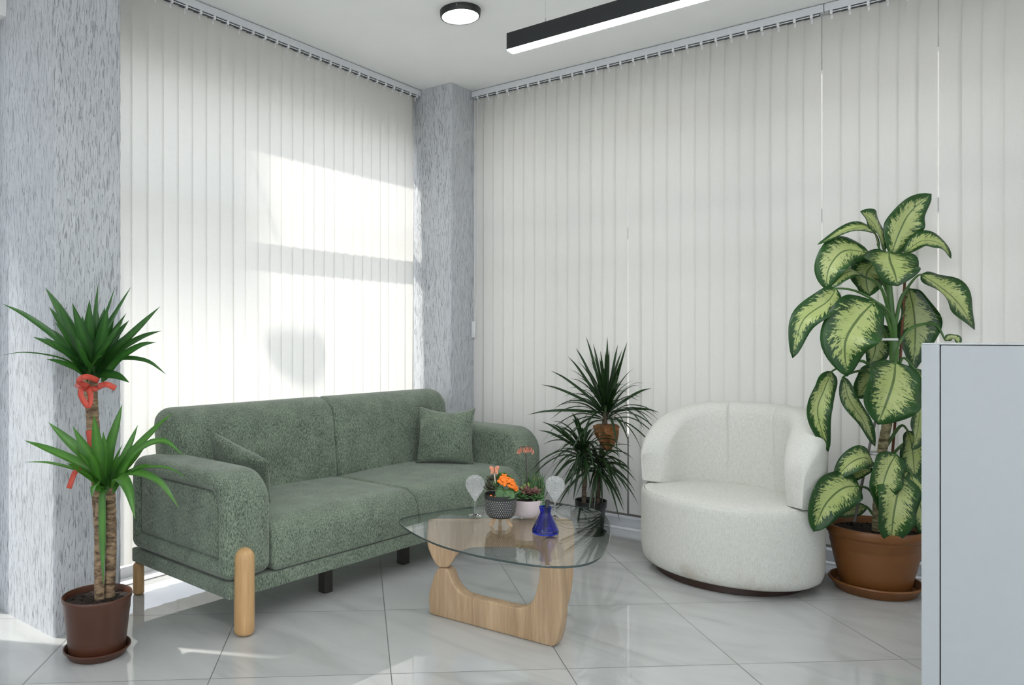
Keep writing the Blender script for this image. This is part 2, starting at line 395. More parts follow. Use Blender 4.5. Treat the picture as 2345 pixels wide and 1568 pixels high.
class Geo:
    """collects vertices, faces and uvs of one mesh"""
    def __init__(s): s.v = []; s.f = []; s.uv = []
    def add(s, v, f, uv=None):
        b = len(s.v); s.v += [Vector(x) for x in v]; s.f += [tuple(i + b for i in q) for q in f]
        s.uv += list(uv) if uv is not None else [(0.5, 0.5)] * len(v); return s
    def box(s, a, b, M4=None):
        (x0, y0, z0), (x1, y1, z1) = a, b
        v = [Vector(p) for p in ((x0,y0,z0),(x1,y0,z0),(x1,y1,z0),(x0,y1,z0),(x0,y0,z1),(x1,y0,z1),(x1,y1,z1),(x0,y1,z1))]
        if M4 is not None: v = [M4 @ p for p in v]
        return s.add(v, [(0,3,2,1),(4,5,6,7),(0,1,5,4),(1,2,6,5),(2,3,7,6),(3,0,4,7)])
    def tube(s, pts, radii, n=10, caps=True):
        pts = [Vector(p) for p in pts]
        if isinstance(radii, (int, float)): radii = [radii] * len(pts)
        rings = []; prev = None
        for i, p in enumerate(pts):
            t = (pts[min(i + 1, len(pts) - 1)] - pts[max(i - 1, 0)]).normalized()
            if prev is None:
                a = t.orthogonal().normalized()
            else:
                a = (prev - t * prev.dot(t))
                a = a.normalized() if a.length > 1e-6 else t.orthogonal().normalized()
            prev = a; b = t.cross(a)
            rings.append([p + (a * math.cos(2 * math.pi * k / n) + b * math.sin(2 * math.pi * k / n)) * radii[i] for k in range(n)])
        return s.loft(rings, True, caps)
    def loft(s, rings, closed=True, caps=True):
        n = len(rings[0]); v = [p for r in rings for p in r]; f = []; uv = []
        for i in range(len(rings)):
            for k in range(n): uv.append((k / n, i / max(1, len(rings) - 1)))
        for i in range(len(rings) - 1):
            for k in range(n if closed else n - 1):
                a, b = i * n + k, i * n + (k + 1) % n
                f.append((a, b, b + n, a + n))
        if caps:
            f.append(tuple(range(n))[::-1]); f.append(tuple((len(rings) - 1) * n + k for k in range(n)))
        return s.add(v, f, uv)
    def lathe(s, prof, n=48, center=(0, 0, 0), caps=False, sx=1.0, sy=1.0, M4=None):
        c = Vector(center); rings = []
        for r, z in prof:
            ring = [c + Vector((r * sx * math.cos(2 * math.pi * k / n), r * sy * math.sin(2 * math.pi * k / n), z)) for k in range(n)]
            if M4 is not None: ring = [M4 @ p for p in ring]
            rings.append(ring)
        return s.loft(rings, True, caps)
    def ball(s, c, r, n=12, scale=(1, 1, 1), M4=None):
        prof = [(max(1e-4, math.sin(math.pi * i / n)) , -math.cos(math.pi * i / n)) for i in range(n + 1)]
        c = Vector(c); rings = []
        for q, z in prof:
            ring = []
            for k in range(n * 2 if n < 8 else n + 4):
                a = 2 * math.pi * k / (n * 2 if n < 8 else n + 4)
                p = Vector((q * math.cos(a) * scale[0], q * math.sin(a) * scale[1], z * scale[2])) * r
                ring.append((M4 @ p if M4 is not None else p) + c)
            rings.append(ring)
        return s.loft(rings, True, True)
    def leaf(s, pts, wid, nrm, m=2, fold=0.25, n=12, wave=0.0, ph=0.0):
        """blade along pts (Bezier-like polyline resampled), wid(t) half width, nrm = rough face normal"""
        P = resample(pts, n); vs = []; uv = []; f = []
        for i, p in enumerate(P):
            t = i / (n - 1)
            d = (P[min(i + 1, n - 1)] - P[max(i - 1, 0)]).normalized()
            nn = nrm(t) if callable(nrm) else nrm
            side = d.cross(nn)
            side = side.normalized() if side.length > 1e-5 else d.orthogonal().normalized()
            up = side.cross(d).normalized()
            w = wid(t)
            for j in range(-m, m + 1):
                q = j / m
                vs.append(p + side * (w * q) + up * (fold * w * abs(q) + wave * w * math.sin(9 * t + ph + (2.0 if q > 0 else 0)) * q * q))
                uv.append((0.5 + 0.5 * q, t))
        k = 2 * m + 1
        for i in range(n - 1):
            for j in range(k - 1):
                a = i * k + j; f.append((a, a + 1, a + k + 1, a + k))
        return s.add(vs, f, uv)
    def build(s, name, mat, parent=None, smooth=True, uv=True):
        return mesh_obj(name, s.v, s.f, mat, parent, smooth, s.uv if uv else None)

def resample(pts, n):
    """Catmull-Rom through pts, n points at even parameter"""
    pts = [Vector(p) for p in pts]
    if len(pts) == 2: return [pts[0].lerp(pts[1], i / (n - 1)) for i in range(n)]
    out = []; seg = len(pts) - 1
    E_ = [pts[0] * 2 - pts[1]] + pts + [pts[-1] * 2 - pts[-2]]
    for i in range(n):
        x = i / (n - 1) * seg; k = min(int(x), seg - 1); t = x - k
        a, b, c, d = E_[k], E_[k + 1], E_[k + 2], E_[k + 3]
        out.append(0.5 * ((2 * b) + (c - a) * t + (2 * a - 5 * b + 4 * c - d) * t * t + (3 * b - a - 3 * c + d) * t ** 3))
    return out

def rrect(a0, a1, b0, b1, radii, inset=0.0, n=7):
    """rounded rectangle outline (a,b) counter-clockwise from bottom-left; radii (bl, br, tr, tl), shrunk by inset"""
    a0 += inset; a1 -= inset; b0 += inset; b1 -= inset
    R = [max(0.004, r - inset) for r in radii]; out = []
    for (ca, cb, sa, sb, r, st) in ((a0, b0, 1, 1, R[0], math.pi), (a1, b0, -1, 1, R[1], 1.5 * math.pi), (a1, b1, -1, -1, R[2], 0), (a0, b1, 1, -1, R[3], 0.5 * math.pi)):
        for i in range(n):
            t = st + (math.pi / 2) * i / (n - 1)
            out.append((ca + sa * r + r * math.cos(t), cb + sb * r + r * math.sin(t)))
    return out
def subdivide_outline(o, k):
    out = []
    for i, p in enumerate(o):
        q = o[(i + 1) % len(o)]
        L = math.hypot(q[0] - p[0], q[1] - p[1]); c = max(1, int(L / k))
        for j in range(c): out.append((p[0] + (q[0] - p[0]) * j / c, p[1] + (q[1] - p[1]) * j / c))
    return out
def slab_rings(fn, sections):
    """fn(inset) -> outline in (v,z); sections [(s, inset)] -> rings of local points (s, v, z)"""
    return [[Vector((s_, a, b)) for a, b in fn(ins)] for s_, ins in sections]
def edge_sections(s0, s1, r, n=6, mid=8):
    out = [(s0, r + 0.02)] if False else []
    for i in range(n + 1):
        t = math.pi / 2 * i / n
        out.append((s0 + r - r * math.cos(t) if False else s0 + r * (1 - math.sin(t)), r * (1 - math.cos(t))) )
    out = sorted([(s0 + r * (1 - math.cos(math.pi / 2 * i / n)), r * (1 - math.sin(math.pi / 2 * i / n))) for i in range(n + 1)])
    res = out + [(s0 + r + (s1 - s0 - 2 * r) * i / mid, 0.0) for i in range(1, mid)]
    res += [(s1 - (s_ - s0), ins) for s_, ins in reversed(out)]
    return res
def bevel(o, w=0.004, seg=3):
    m = o.modifiers.new('bevel', 'BEVEL'); m.width = w; m.segments = seg; m.limit_method = 'ANGLE'; m.angle_limit = math.radians(40)
    return o
def subsurf(o, lv=1):
    m = o.modifiers.new('smooth', 'SUBSURF'); m.levels = lv; m.render_levels = lv; return o
def struct(o): o['kind'] = 'structure'; return o
def boxobj(name, a, b, mat, parent=None, bev=0.0):
    o = Geo().box(a, b).build(name, mat, parent, smooth=False)
    if bev: bevel(o, bev)
    return o

# ------------------------------------------------------------------ the room
CEIL = 2.93
XL, YR = -3.52, 4.62             # glass lines of the two glazed walls
XB, YB = 4.0, -4.2               # walls behind and beside the viewer
struct(boxobj('floor', (XL - 0.12, YB - 0.1, -0.06), (XB + 0.1, YR + 0.12, 0.0), M['floor']))
struct(boxobj('ceiling', (XL - 0.12, YB - 0.1, CEIL), (XB + 0.1, YR + 0.12, CEIL + 0.6), M['ceil']))
LINT = 2.60
def window(name, axis, c, a0, a1, z0, z1, bars, transoms=()):
    """glazed opening in the plane axis=c from a0 to a1; frame, mullions and one pane"""
    r = bpy.data.objects.new(name, None); COL.objects.link(r); struct(r)
    g = Geo()
    def bx(p0, p1, q0, q1, d=0.035):
        if axis == 'x': g.box((c - d, p0, q0), (c + d, p1, q1))
        else: g.box((p0, c - d, q0), (p1, c + d, q1))
    bx(a0, a1, z0, z0 + 0.06); bx(a0, a1, z1 - 0.06, z1); bx(a0, a0 + 0.06, z0, z1); bx(a1 - 0.06, a1, z0, z1)
    for b_ in bars: bx(b_ - 0.03, b_ + 0.03, z0, z1)
    for t_ in transoms: bx(a0, a1, t_ - 0.035, t_ + 0.035)
    g.build('window_frame', M['alu'], r, smooth=False)
    p = Geo()
    if axis == 'x': p.box((c - 0.004, a0, z0), (c + 0.004, a1, z1))
    else: p.box((a0, c - 0.004, z0), (a1, c + 0.004, z1))
    q = mesh_obj('window_pane', *(lambda vv: (vv, [(0, 1, 2, 3)]))([(c, a0, z0), (c, a1, z0), (c, a1, z1), (c, a0, z1)] if axis == 'x' else [(a0, c, z0), (a1, c, z0), (a1, c, z1), (a0, c, z1)]), M['pane'], r, smooth=False)
    return r
# left wall: glazing between the pillars, a narrow light beyond the near pillar, solid wall nearer
boxw = lambda n, a, b, m='paint': struct(boxobj(n, a, b, M[m]))
boxw('wall_left_lintel', (XL - 0.1, YB, LINT), (XL + 0.06, YR, CEIL))
boxw('wall_left', (XL - 0.1, YB, 0.0), (XL + 0.06, 0.99, LINT))
window('window_1', 'x', XL, 1.74, 4.17, 0.0, LINT, (), (1.89,))
w3 = window('window_3', 'x', XL - 0.065, 0.99, 1.44, 0.0, LINT, ())
for c_ in w3.children:
    if 'pane' in c_.name: c_.data.materials[0] = M['dimmed']  # tint added to dim the light on the near pillar
boxw('wall_right_lintel', (XL, YR - 0.06, 2.70), (XB, YR + 0.1, CEIL))
boxw('wall_right_end', (2.6, YR - 0.06, 0.0), (XB, YR + 0.1, 2.70))
window('window_2', 'y', YR, -3.06, 2.6, 0.0, 2.70, (-2.35, -1.2, 0.0, 1.2), (1.86,))
# walls behind the viewer, with unseen glazing added for frontal fill
boxw('wall_back_lintel', (XL, YB - 0.1, 2.65), (XB, YB, CEIL))
boxw('wall_back_end', (XL, YB - 0.1, 0.0), (XL + 0.7, YB, 2.65))
boxw('wall_back_side', (3.3, YB - 0.1, 0.0), (XB, YB, 2.65))
window('fill_window_back', 'y', YB - 0.05, XL + 0.7, 3.3, 0.0, 2.65, (-1.4, 0.0, 1.4), ())
boxw('wall_side', (XB, YB, 0.0), (XB + 0.1, YR, 0.75))
boxw('wall_side_lintel', (XB, YB, 2.70), (XB + 0.1, YR, CEIL))
boxw('wall_side_pier', (XB, 3.2, 0.75), (XB + 0.1, YR, 2.70))
boxw('wall_side_end', (XB, YB, 0.75), (XB + 0.1, -3.4, 2.70))
window('fill_window_side', 'x', XB + 0.05, -3.4, 3.2, 0.75, 2.70, (-1.2, 1.0))  # out-of-view glazing added to light the pillars and sofa from the side
# rough-cast pillars
def pillar(name, x0, x1, y0, y1, r):
    o = rrect(x0, x1, y0, y1, (r, r, r, r), 0, 6)
    o = subdivide_outline(o, 0.03)
    g = Geo(); rings = []
    N = 90
    rnd = random.Random(3)
    for i in range(N + 1):
        z = CEIL * i / N
        rings.append([Vector((a + rnd.uniform(-0.0012, 0.0012), b + rnd.uniform(-0.0012, 0.0012), z)) for a, b in o])
    g.loft(rings)
    return struct(g.build(name, M['stucco']))
pillar('wall_pillar_near', -3.62, -3.02, 1.445, 1.735, 0.012)
pillar('wall_pillar_corner', -3.60, -3.05, 4.166, 4.70, 0.012)
# pale thresholds by the glazing, white to stand in for daylight on the floor
struct(boxobj('trim_1', (-3.05, 4.53, 0.0), (2.6, YR - 0.035, 0.006), M['white']))
struct(boxobj('trim_2', (XL + 0.035, 1.735, 0.0), (XL + 0.13, 4.166, 0.006), M['white']))

# outside: pavement, and unseen blockers added to shape the light on the blinds
struct(boxobj('ground_outside', (-40, -40, -0.25), (40, 40, -0.10), M['asphalt']))
L_ = 9.0
off = Vector((-math.cos(SUN_AZ) * L_, -math.sin(SUN_AZ) * L_, L_ * math.tan(SUN_EL)))
ex = struct(bpy.data.objects.new('exterior_light_blockers', None)); COL.objects.link(ex)
bx0, by1, bz0 = -3.33 + off.x, 2.78 + off.y, 1.36 + off.z
by1 -= 0.055; bz0 += 0.11
g = Geo(); g.box((bx0 - 0.1, by1 - 4, bz0), (bx0, by1, bz0 + 9)); g.box((bx0 - 0.1, by1 - 4, -0.1), (bx0, by1 - 3.6, bz0)); g.build('sun_blocking_slab', M['blocker'], ex, smooth=False)  # thin unseen slab on a post, placed to shade part of the left blind
boxobj('low_light_blocker', (-3.4, 4.78, -0.1), (16, 4.92, 0.55), M['blocker'], ex)  # unseen wall added to stop low light under the right blinds
boxobj('sky_blocker', (-14, 11.0, -0.1), (16, 13, 7.5), M['blocker'], ex)  # unseen block added to dim the sky behind the right blinds
# unseen board added outside, shaped to cast a soft shadow on the left blind
sg = struct(bpy.data.objects.new('exterior_shadow_caster', None)); COL.objects.link(sg)
def out_pt(px, py, l):
    r = ray(px, py); p = Vector((0, 0, EYE)) + r * (-3.33 / r.x)
    return p - Vector((sd.x, sd.y, sd.z)) * (l / math.cos(SUN_EL))
SG = [(603,792),(606,764),(640,750),(672,750),(692,757),(718,748),(738,764),(743,802),(735,850),(706,874),(680,868),(650,850),(620,826)]
ring0 = [out_pt(x, y, 1.90) for x, y in SG]
g = Geo(); g.loft([ring0, [p + Vector((-0.04, 0, 0)) for p in ring0]]); g.build('shadow_board', M['blocker'], sg, smooth=False)
tp = out_pt(672, 752, 1.92)
g = Geo(); g.tube([tp, tp + UP * 0.25, Vector((XL - 0.1, tp.y, tp.z + 0.25))], 0.008, 6); g.build('shadow_board_bracket', M['black'], sg)

# ------------------------------------------------------------------ vertical blinds
def blind(name, label, axis, c, a_start, pitch, n, z0, z1, rail0, rail1, side, cord_at=None, odd={}):
    """axis 'x': slats run along y on plane x=c. side: +1/-1 = direction to the room"""
    r = thing(name, label, 'blind')
    def W(a, d, z): return Vector((c + side * d, a, z)) if axis == 'x' else Vector((a, c + side * d, z))
    def wb(g, a0, a1, d0, d1, q0, q1):
        p, q = W(a0, d0, q0), W(a1, d1, q1)
        g.box((min(p.x, q.x), min(p.y, q.y), q0), (max(p.x, q.x), max(p.y, q.y), q1))
    g = Geo(); wb(g, rail0, rail1, -0.018, 0.022, 2.886, 2.926)
    rail = g.build('headrail', M['alu'], r, smooth=False); bevel(rail, 0.003)
    g = Geo(); wb(g, rail0 + 0.02, rail1 - 0.02, -0.010, 0.014, 2.872, 2.8862); g.build('track_slot', M['slot'], rail, smooth=False)
    g = Geo(); wb(g, rail0 + 0.02, rail1 - 0.02, 0.014, 0.018, 2.8755, 2.8795); g.build('spacer_link', M['white'], rail, smooth=False)
    rnd = random.Random(len(label))
    wide = pitch * 1.085
    for i in range(n):
        a = a_start + pitch * i - (0.012 if i == 29 and axis == 'x' else 0)
        tilt = math.radians(rnd.gauss(6.5, 1.0)); twist = math.radians(rnd.gauss(0, 1.0)); sway = rnd.gauss(0, 0.0012); leanb = lean0 = 0
        if i in odd: tilt += math.radians(odd[i][0]); twist += math.radians(odd[i][1]); leanb = odd[i][2]; lean0 = odd[i][3] if len(odd[i]) > 3 else 0
        vs = []; fs = []; K = 9
        for k in range(K):
            q = k / (K - 1); z = z1 - (z1 - z0) * q
            th = tilt + twist * q
            for j in range(5):
                e = (j / 4 - 0.5) * wide
                bow = 0.0008 * math.cos((j / 4 - 0.5) * math.pi)
                vs.append(W(a + e * math.cos(th) + sway * q + leanb * q + lean0, e * math.sin(th) + bow, z))
        for k in range(K - 1):
            for j in range(4):
                b_ = k * 5 + j; fs.append((b_, b_ + 1, b_ + 6, b_ + 5))
        s_ = mesh_obj('slat', vs, fs, M['blind'], r)
        g = Geo(); wb(g, a - 0.006, a + 0.006, -0.012, 0.020, 2.866, 2.888); wb(g, a - 0.004, a + 0.004, -0.002, 0.002, 2.845, 2.870)
        g.build('carrier', M['white'], s_, smooth=False)
    if cord_at is not None:
        a, zb = cord_at
        g = Geo()
        g.tube([W(a, 0.01, 2.88), W(a, 0.012, 1.6), W(a - 0.005, 0.02, 1.45), W(a - 0.035, 0.03, 1.35), W(a - 0.005, 0.028, zb + 0.10)], 0.0016, 6)
        g.tube([W(a + 0.02, 0.01, 2.88), W(a + 0.02, 0.012, 1.5), W(a + 0.012, 0.028, zb + 0.10)], 0.0014, 6)
        cd = g.build('pull_cord', M['white'], r)
        g = Geo(); wb(g, a - 0.014, a + 0.014, 0.022, 0.034, zb, zb + 0.115)
        bevel(g.build('cord_weight', M['white'], cd, smooth=False), 0.004)
    return r
PL, PR = 0.0852, 0.0808
blind('vertical_blind', 'cream vertical blind on the left, glowing with sunlight behind the green sofa', 'x', -3.33, 1.665, PL, 30, 0.12, 2.872, 1.60, 4.165, 1,
      odd={28: (-4, -2, -0.004), 29: (-46, -16, -0.030, -0.012)})
blind('vertical_blind', 'cream vertical blind behind the white armchair, with a pull cord beside the pillar', 'y', 4.43, -3.003, PR, 27, 0.13, 2.872, -3.05, -0.845, -1,
      cord_at=(-3.03, 1.20), odd={13: (0, 0, -0.0065), 14: (0, 0, 0.0065)})
blind('vertical_blind', 'cream vertical blind at far right behind the tall spotted-leaf plant', 'y', 4.43, -0.810, 0.0822, 29, 0.13, 2.872, -0.842, 1.55, -1, odd={5: (0, 0, -0.003, -0.005), 6: (0, 0, 0.003, 0.005)})

# ------------------------------------------------------------------ lamps
def round_lamp(x, y, label, group=None):
    t = thing('ceiling_lamp', label, 'lamp', (x, y, CEIL), 0, group)
    g = Geo(); g.lathe([(0.0001, 0), (0.106, 0), (0.108, -0.002), (0.1055, -0.030), (0.103, -0.034), (0.0965, -0.034), (0.0965, -0.028)], 64)
    g.build('housing', M['black'], t)
    g = Geo(); g.lathe([(0.0965, -0.029), (0.06, -0.0305), (0.0001, -0.031)], 64); g.build('diffuser', M['lampglow'], t)
    a = math.radians(-65)
    g = Geo(); g.ball((0.107 * math.cos(a), 0.107 * math.sin(a), -0.012), 0.0032, 8); g.build('screw', M['steel'], t)
    return t
round_lamp(-2.345, 3.285, 'round black-rimmed lamp flush on the ceiling, switched on')
def pendant(p, length, label, group=None, up=False):
    t = thing('pendant_light', label, 'lamp', (p[0], p[1], p[2]), 0, group)
    g = Geo(); g.box((0, 0, 0.003), (length, 0.052, 0.072)); bevel(g.build('housing', M['black'], t, smooth=False), 0.0015)
    g = Geo(); g.box((0.002, 0.002, -0.002), (length - 0.002, 0.050, 0.004)); g.build('diffuser', M['lampglow'], t, smooth=False)
    if up: g = Geo(); g.box((0.05, 0.012, 0.071), (length - 0.05, 0.040, 0.075)); g.build('fill_uplight_strip', M['fill_uplight'], t, smooth=False)  # upward glow added to brighten the ceiling
    for x in (0.17, length - 0.17):
        g = Geo(); g.tube([(x, 0.026, 0.07), (x, 0.026, CEIL - p[2])], 0.0008, 6)
        w = g.build('suspension_wire', M['steel'], t)
        g = Geo(); g.lathe([(0.0001, 0.100), (0.0022, 0.096), (0.0045, 0.085), (0.0045, 0.072), (0.006, 0.070)], 12, (x, 0.026, 0)); g.build('wire_clamp', M['steel'], w)
    return t
pendant((-1.709, 2.726, 2.405), 1.8, 'long black linear pendant with a glowing white underside hanging at the top')
for x, y in ((-1.7, 0.6), (0.4, -1.6), (-1.7, -1.6), (1.2, 0.6)):  # unseen pendants added as fill light for the room
    o = pendant((x, y, 2.405), 1.8, 'added black linear pendant behind the viewer, unseen, giving fill light', 'added fill pendants behind the viewer', True)

# ------------------------------------------------------------------ sofa (local x along its length, y towards the wall)
SL = 2.29
sofa = thing('sofa', 'green two-seat upholstered sofa with pale wooden front legs', 'sofa', (-2.477, 1.875, 0), math.radians(86.73))
g = Geo(); g.box((0.014, 0.004, 0.15), (SL - 0.014, 0.80, 0.214)); bevel(g.build('base', M['sofa'], sofa, smooth=False), 0.006)
def arm(x0, w, outer):
    """outer -1: outside is at x0 (left arm); +1: outside at x0+w"""
    fn = lambda ins: subdivide_outline(rrect(0.0, 0.80, 0.216, 0.652, (0.03, 0.05, 0.08, 0.15), ins, 9), 0.04)
    def fx(ins): return rrect(0.0, 0.80, 0.216, 0.652, (0.045, 0.05, 0.08, 0.155), ins, 9)
    sec = [(0.030, 0.098), (0.030, 0.080), (0.018, 0.0755), (0.006, 0.066), (0.0, 0.052), (0.001, 0.036), (0.008, 0.020), (0.020, 0.008), (0.038, 0.001), (0.06, 0.0), (w * 0.5, 0.0),
           (w - 0.06, 0.0), (w - 0.036, 0.004), (w - 0.017, 0.013), (w - 0.005, 0.027), (w, 0.045), (w, 0.11)]
    rings = []
    for s_, ins in sec:
        x = x0 + s_ if outer < 0 else x0 + w - s_
        rings.append([Vector((x, a, b)) for a, b in fx(ins)])
    g = Geo(); g.loft(rings); o = g.build('armrest', M['sofa'], sofa); subsurf(o)
    # padded side panel let into the frame
    sx = [(0.040, 0.079), (0.022, 0.083), (0.016, 0.090), (0.012, 0.110), (0.010, 0.16)]
    rings = [[Vector((x0 + s_ if outer < 0 else x0 + w - s_, a, b)) for a, b in fx(ins)] for s_, ins in sx]
    g = Geo(); g.loft(rings); subsurf(g.build('side_panel', M['sofa'], o))
    return o
arm(0.0, 0.235, -1)
arm(SL - 0.235, 0.235, 1)
def cushion(name, x0, x1, fn, r, crown=0.0, parent=sofa):
    rings = slab_rings(fn, edge_sections(x0, x1, r, 6, 10))
    g = Geo(); g.loft(rings)
    if crown:
        xm, h = (x0 + x1) / 2, (x1 - x0) / 2
        for p in g.v:
            k = max(0.0, 1 - ((p.x - xm) / h) ** 2)
            p.z += crown * k * max(0.0, (p.z - 0.25)) / 0.2 if crown > 0 else 0
    return g.build(name, M['sofa'], parent)
mid = SL / 2
seatfn = lambda ins: rrect(-0.004, 0.68, 0.217, 0.424, (0.02, 0.02, 0.02, 0.105), ins, 10)
# rrect corner order is bl, br, tr, tl in (y,z): front top is 'tl'
cushion('seat_cushion', 0.232, mid, seatfn, 0.022, 0.012)
cushion('seat_cushion', mid, SL - 0.232, seatfn, 0.022, 0.012)
def backfn(ins):
    o = rrect(0.60, 0.80, 0.40, 0.862, (0.04, 0.03, 0.085, 0.105), ins, 10)
    return [(a + 0.055 * (b - 0.40) / 0.46 + 0.012 * math.sin((b - 0.4) / 0.46 * math.pi) * -1, b) for a, b in o]
def back(x0, x1, r0, r1):
    """back cushion with a big soft outer end (r0 left / r1 right)"""
    L = edge_sections(0, 10, r0, 7, 4); R = edge_sections(0, 10, r1, 7, 4)
    left = [(x0 + s_, i) for s_, i in L if s_ <= r0 + 1e-6]; right = [(x1 - s_, i) for s_, i in reversed(L if r0 == r1 else R) if s_ <= r1 + 1e-6]
    a, b = left[-1][0], right[0][0]
    sec = left + [(a + (b - a) * i / 8, 0.0) for i in range(1, 8)] + right
    g = Geo(); g.loft(slab_rings(backfn, sec)); return g.build('back_cushion', M['sofa'], sofa)
back(0.115, mid + 0.0, 0.085, 0.03)
back(mid + 0.0, SL - 0.125, 0.03, 0.085)
def dowel(name, x, y, h, r, mat, parent):
    g = Geo(); prof = [(0.0001, 0), (r * 0.55, 0.001), (r * 0.85, 0.006), (r, 0.018)]
    prof += [(r, 0.018 + (h - r - 0.018) * i / 6) for i in range(1, 7)]
    prof += [(max(1e-4, r * math.cos(math.pi / 2 * i / 8)), h - r + r * math.sin(math.pi / 2 * i / 8)) for i in range(1, 9)]
    g.lathe(prof, 32); return g.build(name, mat, parent)
leg0 = dowel('leg', 0, 0, 0.352, 0.041, M['dowel'], sofa); leg0.location = (0.079, -0.008, 0); leg0['label'] = 'pale wooden dowel leg'
for x, y in ((SL - 0.079, -0.008), (0.03, 0.765), (SL - 0.03, 0.765)):
    c = leg0.copy(); COL.objects.link(c); c.location = (x, y, 0); c.scale = (1, 1, 1) if y < 0.3 else (0.62, 0.62, 0.43)
for x, y in ((0.62, 0.12), (1.20, 0.16)):
    bevel(boxobj('support_leg', (x, y, 0.0), (x + 0.05, y + 0.05, 0.152), M['darkwood'], sofa), 0.004)
sofaM = Matrix.Translation((-2.477, 1.875, 0)) @ Matrix.Rotation(math.radians(86.73), 4, 'Z')

# ------------------------------------------------------------------ loose cushions
def pillow(label, center, ax, up_, size, thick, sag=0.0):
    """center, axes in the sofa's local frame"""
    ax = Vector(ax).normalized(); up_ = Vector(up_); up_ = (up_ - ax * up_.dot(ax)).normalized(); nz = ax.cross(up_)
    B = Matrix((ax, up_, nz)).transposed().to_4x4(); Mx = sofaM @ Matrix.Translation(center) @ B
    N = 26; vs = []; fs = []; uv = []
    for sgn in (1, -1):
        b = len(vs)
        for i in range(N + 1):
            for j in range(N + 1):
                u, v = -1 + 2 * i / N, -1 + 2 * j / N
                fx, fy = 1 - u ** 2, 1 - v ** 2
                pin = 1 - 0.085 * (1 - abs(v) ** 1.6) * abs(u) ** 3
                pin2 = 1 - 0.085 * (1 - abs(u) ** 1.6) * abs(v) ** 3
                th = (max(fx, 0) ** 0.55) * (max(fy, 0) ** 0.55)
                z = sgn * thick * th + 0.012 * math.sin(5 * u + 2) * math.sin(4 * v) * th * sgn
                vs.append(Mx @ Vector((u * size * pin, v * size * pin2 - sag * (1 - u * u) * (v > 0) * v, z)))
        for i in range(N):
            for j in range(N):
                a = b + i * (N + 1) + j; q = (a, a + N + 1, a + N + 2, a + 1); fs.append(q if sgn > 0 else q[::-1])
    o = mesh_obj('throw_pillow', vs, fs, M['sofa'])
    bm = bmesh.new(); bm.from_mesh(o.data); bmesh.ops.remove_doubles(bm, verts=bm.verts, dist=0.0008); bmesh.ops.recalc_face_normals(bm, faces=bm.faces)
    for e_ in bm.edges: e_.smooth = True
    bm.to_mesh(o.data); bm.free()
    return tag(o, label, 'pillow', 'green cushions on the sofa')
pillow('small green throw pillow half hidden behind the near armrest of the sofa', (0.375, 0.435, 0.555), (0.095, -0.35, -0.125), (-0.17, -0.02, 0.34), 0.185, 0.055)
pillow('small green throw pillow standing in the far corner of the sofa by the pillar', (1.86, 0.42, 0.60), (0.235, -0.27, -0.015), (0.10, 0.13, 0.95), 0.175, 0.075, 0.02)

# ------------------------------------------------------------------ coffee table
GZ = 0.415      # underside of the glass
table = thing('coffee_table', 'low coffee table with a rounded triangular glass top on curved ash-wood legs', 'table', (0, 0, 0))
outl = [at_z(x, y, GZ + 0.012) for x, y in ((912, 1190), (925, 1204), (950, 1220), (1000, 1243), (1050, 1258), (1100, 1270), (1160, 1281), (1220, 1290), (1280, 1294), (1335, 1290), (1372, 1275), (1392, 1250), (1399, 1220), (1396, 1193), (1381, 1172), (1352, 1161), (1305, 1155), (1240, 1151), (1170, 1152), (1100, 1156), (1030, 1164), (970, 1173), (930, 1181))]
def closed_spline(P, n):
    out = []; k = len(P)
    for i in range(n):
        x = i / n * k; j = int(x); t = x - j
        a, b, c, d = P[(j - 1) % k], P[j % k], P[(j + 1) % k], P[(j + 2) % k]
        out.append(0.5 * ((2 * b) + (c - a) * t + (2 * a - 5 * b + 4 * c - d) * t * t + (3 * b - a - 3 * c + d) * t ** 3))
    return out
S_ = closed_spline(outl, 160)
for _ in range(6): S_ = [(S_[i - 1] + S_[i] * 2 + S_[(i + 1) % len(S_)]) / 4 for i in range(len(S_))]
cen = sum(S_, Vector()) / len(S_)
def gring(z, ins): return [Vector((p.x, p.y, z)) + (Vector((cen.x, cen.y, z)) - Vector((p.x, p.y, z))).normalized() * ins for p in S_]
g = Geo(); g.loft([gring(GZ, 0.003), gring(GZ + 0.001, 0.001), gring(GZ + 0.003, 0.0), gring(GZ + 0.007, 0.0), gring(GZ + 0.0085, 0.001), gring(GZ + 0.009, 0.003)])
gt = g.build('glass_top', [M['tableglass'], M['glassedge']], table)
for p in gt.data.polygons: p.material_index = 1 if abs(p.normal.z) < 0.6 else 0; gt['label'] = 'clear rounded-triangle glass top'
for p in gt.data.polygons: p.use_smooth = False
